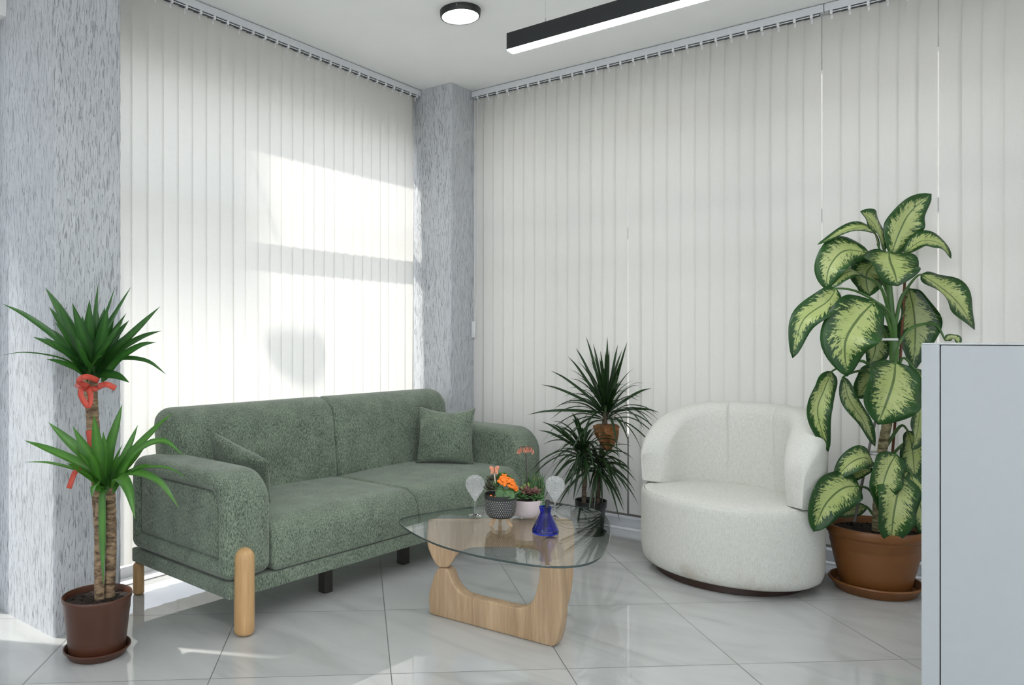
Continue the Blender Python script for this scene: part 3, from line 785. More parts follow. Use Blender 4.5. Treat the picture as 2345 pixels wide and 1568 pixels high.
def plank(name, outline, p0, p1, thick, mat, parent, r=0.007):
    """outline (a, z) in the vertical plane through p0 -> p1 (a in metres from p0); rounded edges"""
    p0, p1 = Vector(p0), Vector(p1); d = (p1 - p0).normalized(); nn = Vector((-d.y, d.x, 0))
    o = closed_spline([Vector((a, b, 0)) for a, b in outline], 150)
    o = [Vector((p.x, max(0.0, min(GZ - 0.0005, p.y)), 0)) for p in o]
    def even(o, step):
        L = [0.0]
        for i in range(len(o)): L.append(L[-1] + (o[(i + 1) % len(o)] - o[i]).length)
        n = int(L[-1] / step); out = []; j = 0
        for i in range(n):
            x = L[-1] * i / n
            while L[j + 1] < x: j += 1
            out.append(o[j].lerp(o[(j + 1) % len(o)], (x - L[j]) / max(1e-9, L[j + 1] - L[j])))
        return out
    o = even(o, 0.006)
    for _ in range(5): o = [(o[i - 1] + o[i] * 2 + o[(i + 1) % len(o)]) / 4 for i in range(len(o))]
    zs = [p.y for p in o]; z_lo, z_hi = min(zs), max(zs)
    for p in o: p.y = (p.y - z_lo) / (z_hi - z_lo) * (GZ - 0.0004)
    k = len(o); nor = []
    for i in range(k):
        t = (o[(i + 1) % k] - o[i - 1]).normalized(); nor.append(Vector((t.y, -t.x, 0)))
    area = sum(o[i].x * o[(i + 1) % k].y - o[(i + 1) % k].x * o[i].y for i in range(k))
    sg = 1 if area > 0 else -1
    rings = []
    h = thick / 2
    for off_, ins in [(-h, r), (-h + r * 0.1, r * 0.55), (-h + r * 0.4, r * 0.2), (-h + r, 0.0), (0, -0.001), (h - r, 0.0), (h - r * 0.4, r * 0.2), (h - r * 0.1, r * 0.55), (h, r)]:
        rings.append([p0 + d * (o[i].x - sg * nor[i].x * ins) + Vector((0, 0, o[i].y - sg * nor[i].y * ins)) + nn * off_ for i in range(k)])
    g = Geo(); g.loft(rings); return g.build(name, mat, parent)
A0 = at_z(984, 1406, 0); A1 = at_z(1274, 1484, 0)
A0.z = A1.z = 0
LB = (A1 - A0).length
# lower piece: long foot, short blunt upright with a waist (left), tall curved upright (right)
dA = (A1 - A0).normalized(); nA = Vector((-dA.y, dA.x, 0))
low = [(0.005, 0.0), (0.12, 0.0), (0.30, 0.0), (0.46, 0.0), (0.57, 0.0), (0.592, 0.006), (0.611, 0.06), (0.622, 0.138), (0.620, 0.213), (0.613, 0.283), (0.605, 0.34), (0.598, GZ - 0.012), (0.588, GZ), (0.565, GZ), (0.542, GZ), (0.533, GZ - 0.012),
       (0.532, 0.35), (0.529, 0.298), (0.521, 0.236), (0.499, 0.168), (0.466, 0.133), (0.418, 0.118), (0.30, 0.117), (0.19, 0.118), (0.155, 0.127), (0.122, 0.155), (0.104, 0.19), (0.094, 0.208), (0.07, 0.2125), (0.048, 0.2115), (0.036, 0.20), (0.012, 0.146), (-0.006, 0.082), (-0.003, 0.03)]
plank('lower_leg', low, A0 + nA * 0.03, A1 + nA * 0.03, 0.06, M['ash'], table)
piv = A0 + dA * 0.067 + nA * 0.03
F1 = at_z(1282, 1408, 0)
far = Vector((F1.x, F1.y, 0)); piv.z = 0; dd = (far - piv).normalized(); B0 = piv - dd * 0.06
upp = [(-0.005, GZ), (0.15, GZ), (0.3, GZ), (0.45, GZ), (0.58, GZ), (0.600, GZ - 0.006), (0.609, GZ - 0.03), (0.610, 0.30), (0.607, 0.208), (0.596, 0.106), (0.575, 0.03), (0.556, 0.002), (0.54, 0.0), (0.526, 0.006),
       (0.520, 0.05), (0.513, 0.13), (0.500, 0.21), (0.475, 0.265), (0.435, 0.292), (0.32, 0.299), (0.20, 0.299), (0.155, 0.296), (0.114, 0.277), (0.088, 0.243), (0.074, 0.220), (0.062, 0.214), (0.03, 0.214), (0.018, 0.222), (0.004, 0.245), (-0.017, 0.292), (-0.023, 0.335), (-0.019, GZ - 0.025)]
plank('upper_leg', upp, B0, far, 0.05, M['ash_top'], table)

# ------------------------------------------------------------------ armchair
chair = thing('armchair', 'cream round tub armchair on a dark swivel plinth', 'armchair', (-1.205, 4.025, 0), math.radians(-15))
CRX, CRY = 0.452, 0.366
g = Geo(); g.lathe([(0.0001, 0.0), (0.355, 0.0), (0.36, 0.004), (0.36, 0.034), (0.0001, 0.036)], 72, (0, 0, 0), sx=1.0, sy=0.90); g.build('plinth', M['plinth'], chair)
prof = [(0.0001, 0.034), (0.80, 0.034), (0.92, 0.038), (0.965, 0.052), (0.985, 0.075), (0.995, 0.11), (1.0, 0.2), (1.0, 0.30), (0.999, 0.372), (0.994, 0.392), (0.984, 0.403), (0.976, 0.4075), (0.970, 0.407), (0.9615, 0.396), (0.953, 0.4075), (0.93, 0.4105), (0.7, 0.419), (0.4, 0.424), (0.0001, 0.425)]
g = Geo(); g.lathe(prof, 96, sx=CRX, sy=CRY); g.build('seat', M['cream'], chair)
# wrap-around back: cross-section swept round, ends rolled off
g = Geo(); NA = 260; rings = []
AM = math.radians(108)
for i in range(NA + 1):
    ph = -AM + 2 * AM * i / NA
    e = (AM - abs(ph)) / math.radians(26)
    k = 1.0 if e >= 1 else math.sqrt(max(0.0, 1 - (1 - e) ** 2))
    k = max(k, 0.03)
    cph = math.cos(ph)
    top = 0.83 + 0.025 * cph + (-0.11 if False else 0.0) - 0.13 * max(0.0, (abs(ph) - math.radians(42)) / (AM - math.radians(42))) ** 1.5
    bot = 0.405
    th = 0.135 * (0.55 + 0.45 * k)
    zc = bot + (top - bot) * 0.46
    hz0, hz1 = (zc - bot) * (0.86 + 0.14 * k), (top - zc) * (0.25 + 0.75 * k)
    ring = []
    for (a, b) in rrect(-1.0, 0.0, -1.0, 1.0, (0.001, 0.001, 0.001, 0.001), 0, 2)[:0] or rrect(-th, 0.0, zc - hz0, zc + hz1, (0.012, 0.012, min(0.066, th / 2 - 0.002), min(0.066, th / 2 - 0.002)), 0, 8):
        lean = 0.02 * (b - bot) / 0.42
        off_ = a + 0.004 - (lean if a < -th / 2 else 0)
        # seams of the inside back panel
        if a < -th * 0.5:
            for sm in (-0.42, 0.42):
                off_ += 0.011 * math.exp(-((ph - sm) / 0.014) ** 2) * (1 if b > 0.44 else 0)
        bulge = 0.012 * math.sin(math.pi * min(1, max(0, (b - bot) / 0.42)))
        rx, ry = CRX + off_ + (bulge if a > -th * 0.5 else -bulge), CRY + off_ + (bulge if a > -th * 0.5 else -bulge)
        rx -= 0.0; q = ph + math.pi / 2
        ring.append(Vector((rx * math.cos(q), ry * math.sin(q), b)))
    rings.append(ring)
g.loft(rings); g.build('backrest', M['cream'], chair)

# ------------------------------------------------------------------ white cabinet at the right edge
P = at_d(2110, 1000, 2.30)
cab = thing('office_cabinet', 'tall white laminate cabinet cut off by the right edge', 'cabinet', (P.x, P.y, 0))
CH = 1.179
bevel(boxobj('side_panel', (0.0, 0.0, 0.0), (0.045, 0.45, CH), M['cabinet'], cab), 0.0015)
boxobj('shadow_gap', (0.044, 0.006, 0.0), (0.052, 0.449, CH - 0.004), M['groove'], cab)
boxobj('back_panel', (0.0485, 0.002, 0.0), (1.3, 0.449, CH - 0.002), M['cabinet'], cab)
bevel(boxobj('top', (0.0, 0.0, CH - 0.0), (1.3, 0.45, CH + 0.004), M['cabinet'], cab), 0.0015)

# ------------------------------------------------------------------ plants
def keep_in(p, lim=4.412):
    p = Vector(p)
    if p.y > lim: p.y = lim - 0.15 * min(0.2, p.y - lim) * 0
    if p.x < -3.0 and p.y > 1.43 and p.y < 1.75: p.y = 1.43
    return p
def pot(prefix, t, x, y, prof, mat, saucer=None, soil_z=None, soil_r=None, smat=None):
    g = Geo(); g.lathe(prof, 64, (0, 0, 0)); o = g.build('pot', mat, t)
    if saucer: g = Geo(); g.lathe(saucer, 64); g.build('saucer', mat, t)
    if soil_z:
        g = Geo(); rnd = random.Random(2); N = 40; vs = [Vector((0, 0, soil_z))]; fs = []
        for i in range(1, 9):
            for k in range(N):
                a = 2 * math.pi * k / N; r = soil_r * i / 8
                vs.append(Vector((r * math.cos(a), r * math.sin(a), soil_z + rnd.uniform(-0.006, 0.006) * (1 if i < 8 else 0.2))))
        for k in range(N): fs.append((0, 1 + k, 1 + (k + 1) % N))
        for i in range(7):
            for k in range(N):
                a = 1 + i * N + k; b = 1 + i * N + (k + 1) % N; fs.append((a, a + N, b + N, b))
        mesh_obj('soil', vs, fs, M['soil'], t)
        for j in range(46):
            r = soil_r * math.sqrt(rnd.random()) * 0.95; a = rnd.uniform(0, 6.28)
            g.ball((r * math.cos(a), r * math.sin(a), soil_z + 0.003), rnd.uniform(0.003, 0.008), 5, (1, rnd.uniform(0.6, 1), 0.7))
        g.build('bark_chips', M['soil'], t)['kind'] = 'stuff'
    return o
def sword(t): return (min(1, t / 0.10) ** 0.5 * 0.45 + 0.55 * math.sin(math.pi * min(1, 0.08 + t * 0.75)) ** 0.8) * (1 - t ** 4) ** 1.0 * (1 - 0.35 * t)

# --- yucca by the near pillar
yc = at_z(223, 1490, 0.01); YD = math.hypot(*yc.xy) ; YF = (Vector((yc.x, yc.y, 0)).dot(-TOCAM))
yuc = thing('potted_yucca', 'tall two-crowned yucca in a dark brown pot against the grey pillar', 'plant', (yc.x, yc.y, 0))
pot('yucca', yuc, 0, 0, [(0.0001, 0.012), (0.098, 0.012), (0.101, 0.02), (0.117, 0.165), (0.1185, 0.168), (0.1215, 0.205), (0.125, 0.214), (0.127, 0.222), (0.125, 0.228), (0.121, 0.228), (0.118, 0.222), (0.115, 0.19)], M['brownpot'],
    [(0.0001, 0.0), (0.098, 0.0), (0.102, 0.003), (0.117, 0.026), (0.121, 0.029), (0.121, 0.033), (0.117, 0.034), (0.108, 0.020), (0.104, 0.008), (0.0001, 0.007)], 0.205, 0.117)
yloc = Matrix.Translation((-yc.x, -yc.y, 0))
def yp(px, py, f=0.0): return at_d(px, py, YF - f)
def trunk(pts, r, mat, parent, name='trunk', rnd=random.Random(5), M4=yloc, n=16):
    P = resample(pts, 40); R = [r * (1 + 0.03 * math.sin(i * 1.9) + rnd.uniform(-0.04, 0.04)) for i in range(40)]
    g = Geo(); g.tube([M4 @ p for p in P], R, n); return g.build(name, mat, parent)
trunk([yp(228, 1375), yp(227, 1270), yp(229, 1195), yp(231, 1145)], 0.018, M['bark'], yuc)
trunk([yp(250, 1372, -0.03), yp(254, 1270, -0.03), yp(253, 1150, -0.03), yp(246, 1090, -0.03)], 0.020, M['bark'], yuc)
trunk([yp(232, 1240, -0.06), yp(222, 1080, -0.06), yp(212, 960, -0.06), yp(207, 868, -0.06)], 0.024, M['bark'], yuc)
def crown(name, base_px, f0, tips, mat, parent, rnd, toP, M4, wmul=1.0, extra=0, exlen=0.22, fold=0.35):
    g = Geo()
    def add(b, tip, w, arch):
        L = (tip - b).length
        out = (tip - b); flat = Vector((out.x, out.y, 0))
        m1 = b.lerp(tip, 0.33) + UP * arch * L * 0.8 - flat * 0.04; m2 = b.lerp(tip, 0.70) + UP * arch * L * 0.8
        side_ = rnd.uniform(-0.5, 0.5)
        P = [keep_in(q) for q in (b, m1, m2, tip)]
        g.leaf([M4 @ q for q in P], lambda t: w * sword(t), (TOCAM * rnd.uniform(0.4, 1.0) + UP * 0.7 + RIGHT * side_).normalized(), 2, fold, 14)
    for x, y, w, f, arch in tips:
        b = toP(base_px[0] + rnd.uniform(-14, 14) + (x - base_px[0]) * 0.05, base_px[1] + rnd.uniform(-22, 12), f0 + f * 0.15)
        add(b, toP(x, y, f0 + f), w * wmul, arch)
    b0 = toP(base_px[0], base_px[1], f0)
    for i in range(extra):
        az = rnd.uniform(0, 6.28); el = math.radians(rnd.uniform(38, 85)); L = exlen * rnd.uniform(0.8, 1.15)
        d = Vector((math.cos(az) * math.cos(el), math.sin(az) * math.cos(el), math.sin(el)))
        add(b0 + Vector((d.x * 0.02, d.y * 0.02, rnd.uniform(-0.02, 0.02))), b0 + d * L, 0.019 * wmul * rnd.uniform(0.8, 1.1), 0.05)
    return g.build(name, mat, parent)
rn = random.Random(11)
W_ = 0.021
up_t = [(103,657,W_,.05,.06),(132,690,W_,.1,.04),(225,647,W_,.02,0),(205,685,W_,.12,0),(165,692,W_,.14,0),(264,655,.008,-.05,0),(301,655,W_,.02,.03),(367,701,W_,.05,.02),(370,757,W_,.0,.10),(358,783,.018,.10,.12),(290,716,W_,-.1,0),(246,700,W_,.14,0),
        (112,702,.018,-.08,.05),(75,771,.019,.12,.06),(106,822,.016,.16,.05),(5,695,.013,.10,.10),(0,814,.008,.16,.12),(382,858,.011,.02,.22),(297,876,.018,.08,.12),(115,752,.008,-.05,.1),(170,770,W_,.22,.02),(258,770,W_,.22,.02),(235,815,.016,.22,.1),(330,735,.016,-.12,.05),(190,725,W_,-.1,0),(282,735,.019,.16,.02)]
crown('leaf_crown', (212, 862), -0.06, up_t, M['yleaf'], yuc, rn, yp, yloc, 1.35, 30, 0.24)
lo_t = [(55,1008,W_,.12,.04),(110,966,.020,.02,.03),(280,925,W_,-.02,.01),(316,972,.014,-.1,.02),(395,945,W_,.0,.05),(215,948,.022,.10,.0),(166,975,.020,.08,.0),(421,1043,.015,.12,.35),(310,1190,.023,.2,.38),(411,1164,.019,.12,.30),(55,1058,.006,.0,.1),(206,1126,.016,.1,.1),(437,1100,.006,.1,.2),(237,1340,.016,.16,.06),(345,1062,.012,.06,.12),(262,965,.02,-.08,0),(180,1020,.018,-.05,0),(318,1010,.018,-.08,.05),(210,1140,.018,.18,.25)]
crown('leaf_crown', (243, 1120), -0.01, lo_t, M['yleaf2'], yuc, rn, yp, yloc, 1.3, 14, 0.20)
def strip(name, paths, w, mat, label, cat):
    g = Geo()
    for pts in paths: g.leaf(pts, lambda t: w, (TOCAM + UP * 0.25).normalized(), 1, 0.0, 18)
    o = g.build(name, mat)
    sl = o.modifiers.new('thickness', 'SOLIDIFY'); sl.thickness = 0.0006
    return tag(o, label, cat)
strip('ribbon', [[yp(174,878,-.02), yp(188,888,.03), yp(215,890,.035), yp(238,882,-.01)], [yp(224,884,.04), yp(244,880,.07), yp(265,889,.06)], [yp(204,886,.045), yp(180,872,.08), yp(198,862,.095), yp(226,872,.05)],
    [yp(186,884,.05), yp(186,906,.075), yp(202,930,.07), yp(208,908,.065), yp(202,888,.05)]], 0.0105, M['ribbon'],
      'red ribbon tied round the trunk just under the upper yucca crown', 'ribbon')
strip('ribbon', [[yp(203,985,-.01), yp(207,1025,.0), yp(202,1030,.01)], [yp(200,1040,.0), yp(183,1068,.03), yp(170,1085,.01), yp(158,1118,.03)]], 0.0105, M['ribbon'],
      'red ribbon tail hanging down beside the lower yucca leaves', 'ribbon')

# --- dragon tree between sofa and armchair
dc = at_z(1353, 1218, 0.01); DF = Vector((dc.x, dc.y, 0)).dot(-TOCAM)
dra = thing('potted_dragon_tree', 'dark narrow-leaved dragon tree in a black pot between sofa and armchair', 'plant', (dc.x, dc.y, 0))
pot('dracaena', dra, 0, 0, [(0.0001, 0.012), (0.072, 0.012), (0.075, 0.018), (0.088, 0.16), (0.093, 0.165), (0.096, 0.20), (0.0965, 0.206), (0.092, 0.206), (0.089, 0.198), (0.087, 0.17)], M['blackpot'],
    [(0.0001, 0.0), (0.080, 0.0), (0.092, 0.018), (0.094, 0.021), (0.090, 0.021), (0.08, 0.008), (0.0001, 0.006)], 0.185, 0.089)
dloc = Matrix.Translation((-dc.x, -dc.y, 0))
def dp(px, py, f=0.0): return at_d(px, py, DF - f)
trunk([dp(1337, 1165, .02), dp(1338, 1120, .02), dp(1342, 1060, .02), dp(1340, 1030, .02)], 0.014, M['cane'], dra, 'cane', M4=dloc)
trunk([dp(1370, 1165), dp(1370, 1100), dp(1380, 1010), dp(1388, 940)], 0.015, M['cane'], dra, 'cane', M4=dloc)
trunk([dp(1352, 1165, .04), dp(1358, 1120, .06), dp(1366, 1080, .06)], 0.010, M['cane'], dra, 'cane', M4=dloc)
def rosette(px, py, f, n, L, els, parent, rnd, wid=0.0105, tips=()):
    g = Geo(); b0 = dp(px, py, f)
    for i in range(n):
        az = 2.399 * i + rnd.uniform(-0.25, 0.25); el = math.radians(els[0] + (els[1] - els[0]) * (i / n) ** 0.8 + rnd.uniform(-8, 8)); l = L * rnd.uniform(0.75, 1.1)
        d = Vector((math.cos(az) * math.cos(el), math.sin(az) * math.cos(el), math.sin(el)))
        # back leaves stay in front of the blind
        if d.y > 0.1: d.y *= 0.45
        droop = l * (0.42 * max(0.0, math.cos(el)) ** 1.2 + rnd.uniform(0, 0.10))
        st = b0 + Vector((d.x * 0.012, d.y * 0.012, -0.05 + 0.09 * i / n))
        P = [st, st + d * l * 0.35 + UP * 0.01, st + d * l * 0.70 - UP * droop * 0.35, st + d * l * 0.97 - UP * droop]
        w = wid * rnd.uniform(0.8, 1.1)
        g.leaf([dloc @ keep_in(q) for q in P], lambda t: w * sword(t), (UP + TOCAM * 0.35).normalized(), 1, 0.3, 11)
    for x, y, ff in tips:
        t_ = dp(x, y, ff); P = [b0, b0.lerp(t_, 0.4) + UP * 0.02, b0.lerp(t_, 0.75) + UP * 0.02, t_]
        g.leaf([dloc @ keep_in(q) for q in P], lambda t: wid * sword(t), (UP * 0.4 + TOCAM).normalized(), 1, 0.3, 11)
    for q in g.v: q.y = min(q.y, 4.408 - dc.y)
    return g.build('leaf_crown', M['dleaf'], parent)
rd = random.Random(21)
rosette(1388, 945, 0.0, 78, 0.40, (-8, 84), dra, rd, tips=((1341,768,0),(1391,770,.02),(1358,785,-.03),(1415,788,.02),(1395,800,.08),(1320,800,.0),(1453,780,-.03),(1300,815,.03),(1318,795,-.02),(1375,830,.1),(1514,886,.03),(1535,940,.05),(1205,950,.05),(1260,848,.02),(1238,880,.03)))
rosette(1335, 1035, 0.05, 58, 0.31, (-30, 62), dra, rd, tips=((1240,965,.1),(1232,985,.05),(1262,970,.1),(1280,1140,.12),(1312,1150,.14)))
rosette(1372, 1062, 0.08, 44, 0.27, (-38, 40), dra, rd, tips=((1408,1145,.12),(1440,1105,.08),(1445,1075,.05),(1380,1160,.15)))
g = Geo(); pc = dp(1392, 995, 0.0); rnd = random.Random(4)
g.lathe([(0.012, -0.095), (0.025, -0.085), (0.048, -0.04), (0.058, 0.01), (0.066, 0.055), (0.058, 0.06), (0.03, 0.062), (0.012, 0.064)], 22, pc, caps=True)
for i, v in enumerate(g.v):
    d = (v - pc); v += Vector((d.x, d.y, 0)) * (0.30 * math.sin(5 * math.atan2(d.y, d.x) + 45 * d.z) + rnd.uniform(-0.22, 0.22)) + UP * rnd.uniform(-0.005, 0.005)
    g.v[i] = keep_in(v)
tag(g.build('paper_wrap', M['paper'], None), 'crumpled orange-brown wrap caught under the upper leaves of the dragon tree', 'wrap')

# --- spotted-leaf plant by the cabinet
vc = at_z(2004, 1345, 0.01); VF = Vector((vc.x, vc.y, 0)).dot(-TOCAM)
vie = thing('potted_dieffenbachia', 'tall plant with yellow-spotted leaves in a terracotta pot beside the white cabinet', 'plant', (vc.x, vc.y, 0))
pot('dieff', vie, 0, 0, [(0.0001, 0.016), (0.140, 0.016), (0.147, 0.022), (0.155, 0.07), (0.168, 0.115), (0.186, 0.20), (0.188, 0.216), (0.191, 0.220), (0.192, 0.243), (0.195, 0.247), (0.196, 0.262), (0.204, 0.268), (0.208, 0.280), (0.209, 0.300), (0.205, 0.309), (0.198, 0.310), (0.193, 0.303), (0.190, 0.26)], M['terracotta'],
    [(0.0001, 0.0), (0.163, 0.0), (0.168, 0.004), (0.185, 0.034), (0.194, 0.040), (0.197, 0.046), (0.194, 0.052), (0.187, 0.051), (0.172, 0.018), (0.0001, 0.014)], 0.275, 0.192)
vloc = Matrix.Translation((-vc.x, -vc.y, 0))
def vp(px, py, f=0.0): return at_d(px, py, VF - f)
trunk([vp(2008, 1215), vp(2012, 1120), vp(2022, 1020), vp(2036, 950)], 0.021, M['dstem'], vie, 'stem', M4=vloc)
g = Geo(); g.tube([vloc @ p for p in resample([vp(2036, 960), vp(2046, 860), vp(2046, 760), vp(2038, 680), vp(2037, 575)], 24)], [0.024 - 0.0006 * i + 0.0015 * math.sin(i * 1.6) for i in range(24)], 14); g.build('green_stem', M['gstem'], vie)
g = Geo(); g.tube([vloc @ p for p in (vp(1957, 1195, .03), vp(1985, 1050, .03), vp(2012, 930, -.02))], 0.006, 8); g.build('stake', M['bamboo'], vie)
g = Geo(); g.tube([vloc @ p for p in (vp(2040, 1080, -.03), vp(2062, 820, -.02), vp(2072, 640, -.03))], 0.006, 8); g.build('stake', M['stake'], vie)
for (a, b) in (((1994, 1037), (2036, 1042)), ((2024, 776), (2064, 778))):
    g = Geo(); P0, P1 = vp(a[0], a[1], .03), vp(b[0], b[1], .03); c_ = (P0 + P1) / 2 - TOCAM * 0.03; rx = (P1 - P0).length / 2
    rings = []
    for k in range(28):
        th = 2 * math.pi * k / 28; q = c_ + RIGHT * math.cos(th) * rx + TOCAM * math.sin(th) * 0.034
        rings.append([vloc @ (q + UP * 0.006), vloc @ (q - UP * 0.006)])
    vs = [p for r in rings for p in r]; g.add(vs, [(2 * k, 2 * k + 1, (2 * k + 3) % 56, (2 * k + 2) % 56) for k in range(28)])
    o = g.build('plant_tie', M['tie'], vie); o.modifiers.new('thickness', 'SOLIDIFY').thickness = 0.0015
K_ = 0.396
def ovate(t): return (max(t, 0.0) ** 0.6 * max(1 - t, 0.0) ** 0.75) / K_
rv = random.Random(8)
def vleaf(blade, width, nk=0.55, side=0.0, petiole=None, mat='vleaf', fold=0.22, wave=0.24, twist=0.0):
    """blade: (px, py, toward-viewer offset) from base to tip; width in pixels of the photograph"""
    P = [keep_in(vp(*q)) for q in blade]
    w = width / 2 * VF / FPX * 1.0
    def nrm(t):
        a = twist * t
        return (TOCAM * math.cos(a) + UP * (nk - 0.2 * t) + RIGHT * (side + math.sin(a))).normalized()
    g = Geo(); g.leaf([vloc @ p for p in P], lambda t: w * ovate(t) + 0.0008, nrm, 4, fold, 22, wave, rv.uniform(0, 6))
    for q in g.v: q.y = min(q.y, 4.408 - vc.y)
    o = g.build('leaf', M[mat], vie)
    sl = o.modifiers.new('thickness', 'SOLIDIFY'); sl.thickness = 0.0009; sl.offset = 0
    if petiole:
        Q = [vloc @ vp(*q) for q in petiole] + [vloc @ P[0], (vloc @ P[0]).lerp(vloc @ P[1], 0.3)]
        R = resample(Q, 16); g = Geo(); g.tube(R, [0.0085 * (1 - 0.045 * i) for i in range(16)], 8); g.build('petiole', M['gstem'], o)
    return o
vleaf([(2040,585,.0),(2060,530,.0),(2085,485,.02),(2133,444,.03)], 78, 0.2, petiole=[(2038,620,0)])
vleaf([(2026,575,-.01),(2008,525,.0),(1990,500,.02),(1970,484,.03)], 52, 0.4, 0.5, petiole=[(2036,620,0)])
vleaf([(2014,570,.02),(1995,528,.04),(1945,525,.06),(1872,560,.08)], 34, 1.4, petiole=[(2036,640,0),(2022,590,0)])
vleaf([(2070,580,.04),(2110,552,.06),(2152,558,.08),(2178,592,.08)], 46, 1.0, petiole=[(2040,640,0),(2050,600,.02)])
vleaf([(2036,578,.06),(2038,598,.13),(2048,625,.17),(2056,655,.18)], 112, 0.9, -0.1, petiole=[(2038,650,0),(2036,600,.04)])
vleaf([(1992,580,.03),(1935,574,.06),(1900,610,.09),(1890,662,.08)], 74, 0.5, -0.25, petiole=[(2036,660,0),(2012,592,.02)])
vleaf([(2005,600,-.04),(1985,625,-.05),(1985,655,-.05),(1992,678,-.04)], 80, 0.4, petiole=[(2036,680,-.02)], mat='vleaf_old')
vleaf([(1975,632,.05),(1945,622,.07),(1920,638,.09),(1903,660,.09)], 36, 1.1, petiole=[(2038,720,0),(2015,655,.03)])
vleaf([(1915,660,.10),(1895,690,.13),(1838,735,.15),(1815,820,.15)], 60, 0.5, 0.2, petiole=[(2045,770,.01),(2020,705,.05),(1965,668,.08)], twist=-0.5)
vleaf([(2004,690,.12),(1965,730,.16),(1935,785,.19),(1940,862,.18)], 116, 0.45, -0.15, petiole=[(2050,790,.0),(2038,720,.05)])
vleaf([(2108,628,.06),(2150,655,.09),(2195,695,.10),(2232,755,.10)], 82, 0.7, 0.2, petiole=[(2048,760,0),(2062,690,.02),(2088,645,.04)])
vleaf([(2080,660,-.06),(2092,710,-.06),(2096,770,-.06),(2088,850,-.05)], 104, 0.15, 0.1, petiole=[(2046,770,-.02),(2060,690,-.05)], mat='vleaf_old')
vleaf([(2165,778,.0),(2180,772,.01),(2192,776,.02),(2200,790,.02)], 22, 1.0, petiole=[(2050,800,0),(2085,752,.0),(2140,742,.0)])
vleaf([(1998,740,-.06),(2005,770,-.06),(2003,805,-.06),(1990,838,-.05)], 76, 0.3, petiole=[(2046,800,-.02),(2020,748,-.04)], mat='vleaf_old')
vleaf([(2022,840,.0),(2000,862,.0),(1980,885,.0),(1962,912,.0)], 66, 0.4, petiole=[(2046,860,0)], mat='vleaf_old')
vleaf([(2051,828,.12),(2046,870,.17),(2030,920,.19),(2010,972,.19)], 128, 0.35, petiole=[(2048,870,.02),(2056,800,.06)])
vleaf([(1932,862,.05),(1945,915,.07),(1978,965,.08),(2004,1022,.07)], 36, 0.3, -0.6, petiole=[(2046,900,0),(1985,850,.03)], mat='vleaf_old', twist=0.8)
vleaf([(1905,850,.08),(1888,890,.10),(1872,945,.11),(1897,1034,.10)], 58, 0.3, 0.5, petiole=[(2046,880,.0),(1980,828,.04),(1935,836,.06)], twist=-0.9)
vleaf([(2092,842,.04),(2100,880,.06),(2092,915,.06),(2072,945,.05)], 84, 0.3, 0.3, petiole=[(2048,880,0),(2066,820,.02)])
vleaf([(2104,915,.06),(2104,960,.08),(2098,1000,.08),(2088,1030,.08)], 56, 0.2, 0.5, petiole=[(2040,960,0),(2075,905,.03)])
vleaf([(2000,1060,.08),(1978,1048,.10),(1945,1062,.12),(1908,1103,.12)], 52, 0.8, -0.1, petiole=[(2022,1100,.02),(2012,1072,.05)])
vleaf([(1998,1075,.04),(1975,1080,.06),(1950,1095,.07),(1928,1112,.07)], 22, 0.9, petiole=[(2020,1120,.0)])
vleaf([(2052,1040,.10),(2035,1070,.14),(2022,1110,.16),(2018,1160,.15)], 74, 0.45, petiole=[(2028,1110,.02),(2052,1055,.06)])
vleaf([(1968,1113,.12),(1930,1118,.16),(1890,1155,.19),(1863,1217,.18)], 84, 0.6, -0.1, petiole=[(2012,1160,.02),(1992,1122,.07)])
vleaf([(2062,1085,.12),(2055,1130,.17),(2045,1185,.20),(2040,1246,.19)], 96, 0.3, petiole=[(2015,1160,.02),(2058,1090,.08)])
vleaf([(2078,985,.02),(2088,1020,.03),(2092,1060,.03),(2095,1100,.03)], 60, 0.3, petiole=[(2030,1020,.0),(2062,975,.01)])
vleaf([(2085,1082,.08),(2100,1130,.12),(2112,1180,.14),(2115,1235,.13)], 66, 0.3, 0.2, petiole=[(2015,1160,.0),(2065,1085,.05)])
vleaf([(2070,1015,-.04),(2080,1060,-.05),(2075,1110,-.05),(2068,1150,-.04)], 70, 0.2, petiole=[(2025,1060,.0)], mat='vleaf')
vleaf([(1985,1160,-.06),(1960,1165,-.07),(1935,1172,-.07),(1915,1180,-.07)], 34, 0.8, petiole=[(2010,1190,.0)], mat='vleaf_old')

# ------------------------------------------------------------------ things on the table
TZ = GZ + 0.0092; TS = 0.915
def cluster(g, c, n, spread, leafr, rnd, flat=0.35, rise=0.5, zmin=0.0):
    c = Vector(c)
    for i in range(n):
        az = 2.399 * i; el = math.radians(10 + 75 * (i / n) + rnd.uniform(-8, 8))
        d = Vector((math.cos(az) * math.cos(el), math.sin(az) * math.cos(el), math.sin(el) * rise))
        R = d.to_track_quat('Z', 'Y').to_matrix().to_4x4()
        g.ball(c + d * spread * rnd.uniform(0.75, 1.0), leafr * rnd.uniform(0.8, 1.15), 7, (0.62, flat, 1.0), R)
    return g
bpz = at_z(1146, 1201, TZ)
bp = thing('potted_kalanchoe', 'black lattice-patterned pot on a wooden tripod with orange flowers, standing on the glass table', 'plant pot', (bpz.x, bpz.y, TZ)); bp.scale = (TS,) * 3
g = Geo(); g.lathe([(0.0001, 0.034), (0.040, 0.034), (0.052, 0.037), (0.063, 0.047), (0.069, 0.065), (0.0715, 0.09), (0.0715, 0.118), (0.0725, 0.134), (0.0725, 0.140), (0.0695, 0.140), (0.067, 0.125)], 96); g.build('pot', M['lattice'], bp)
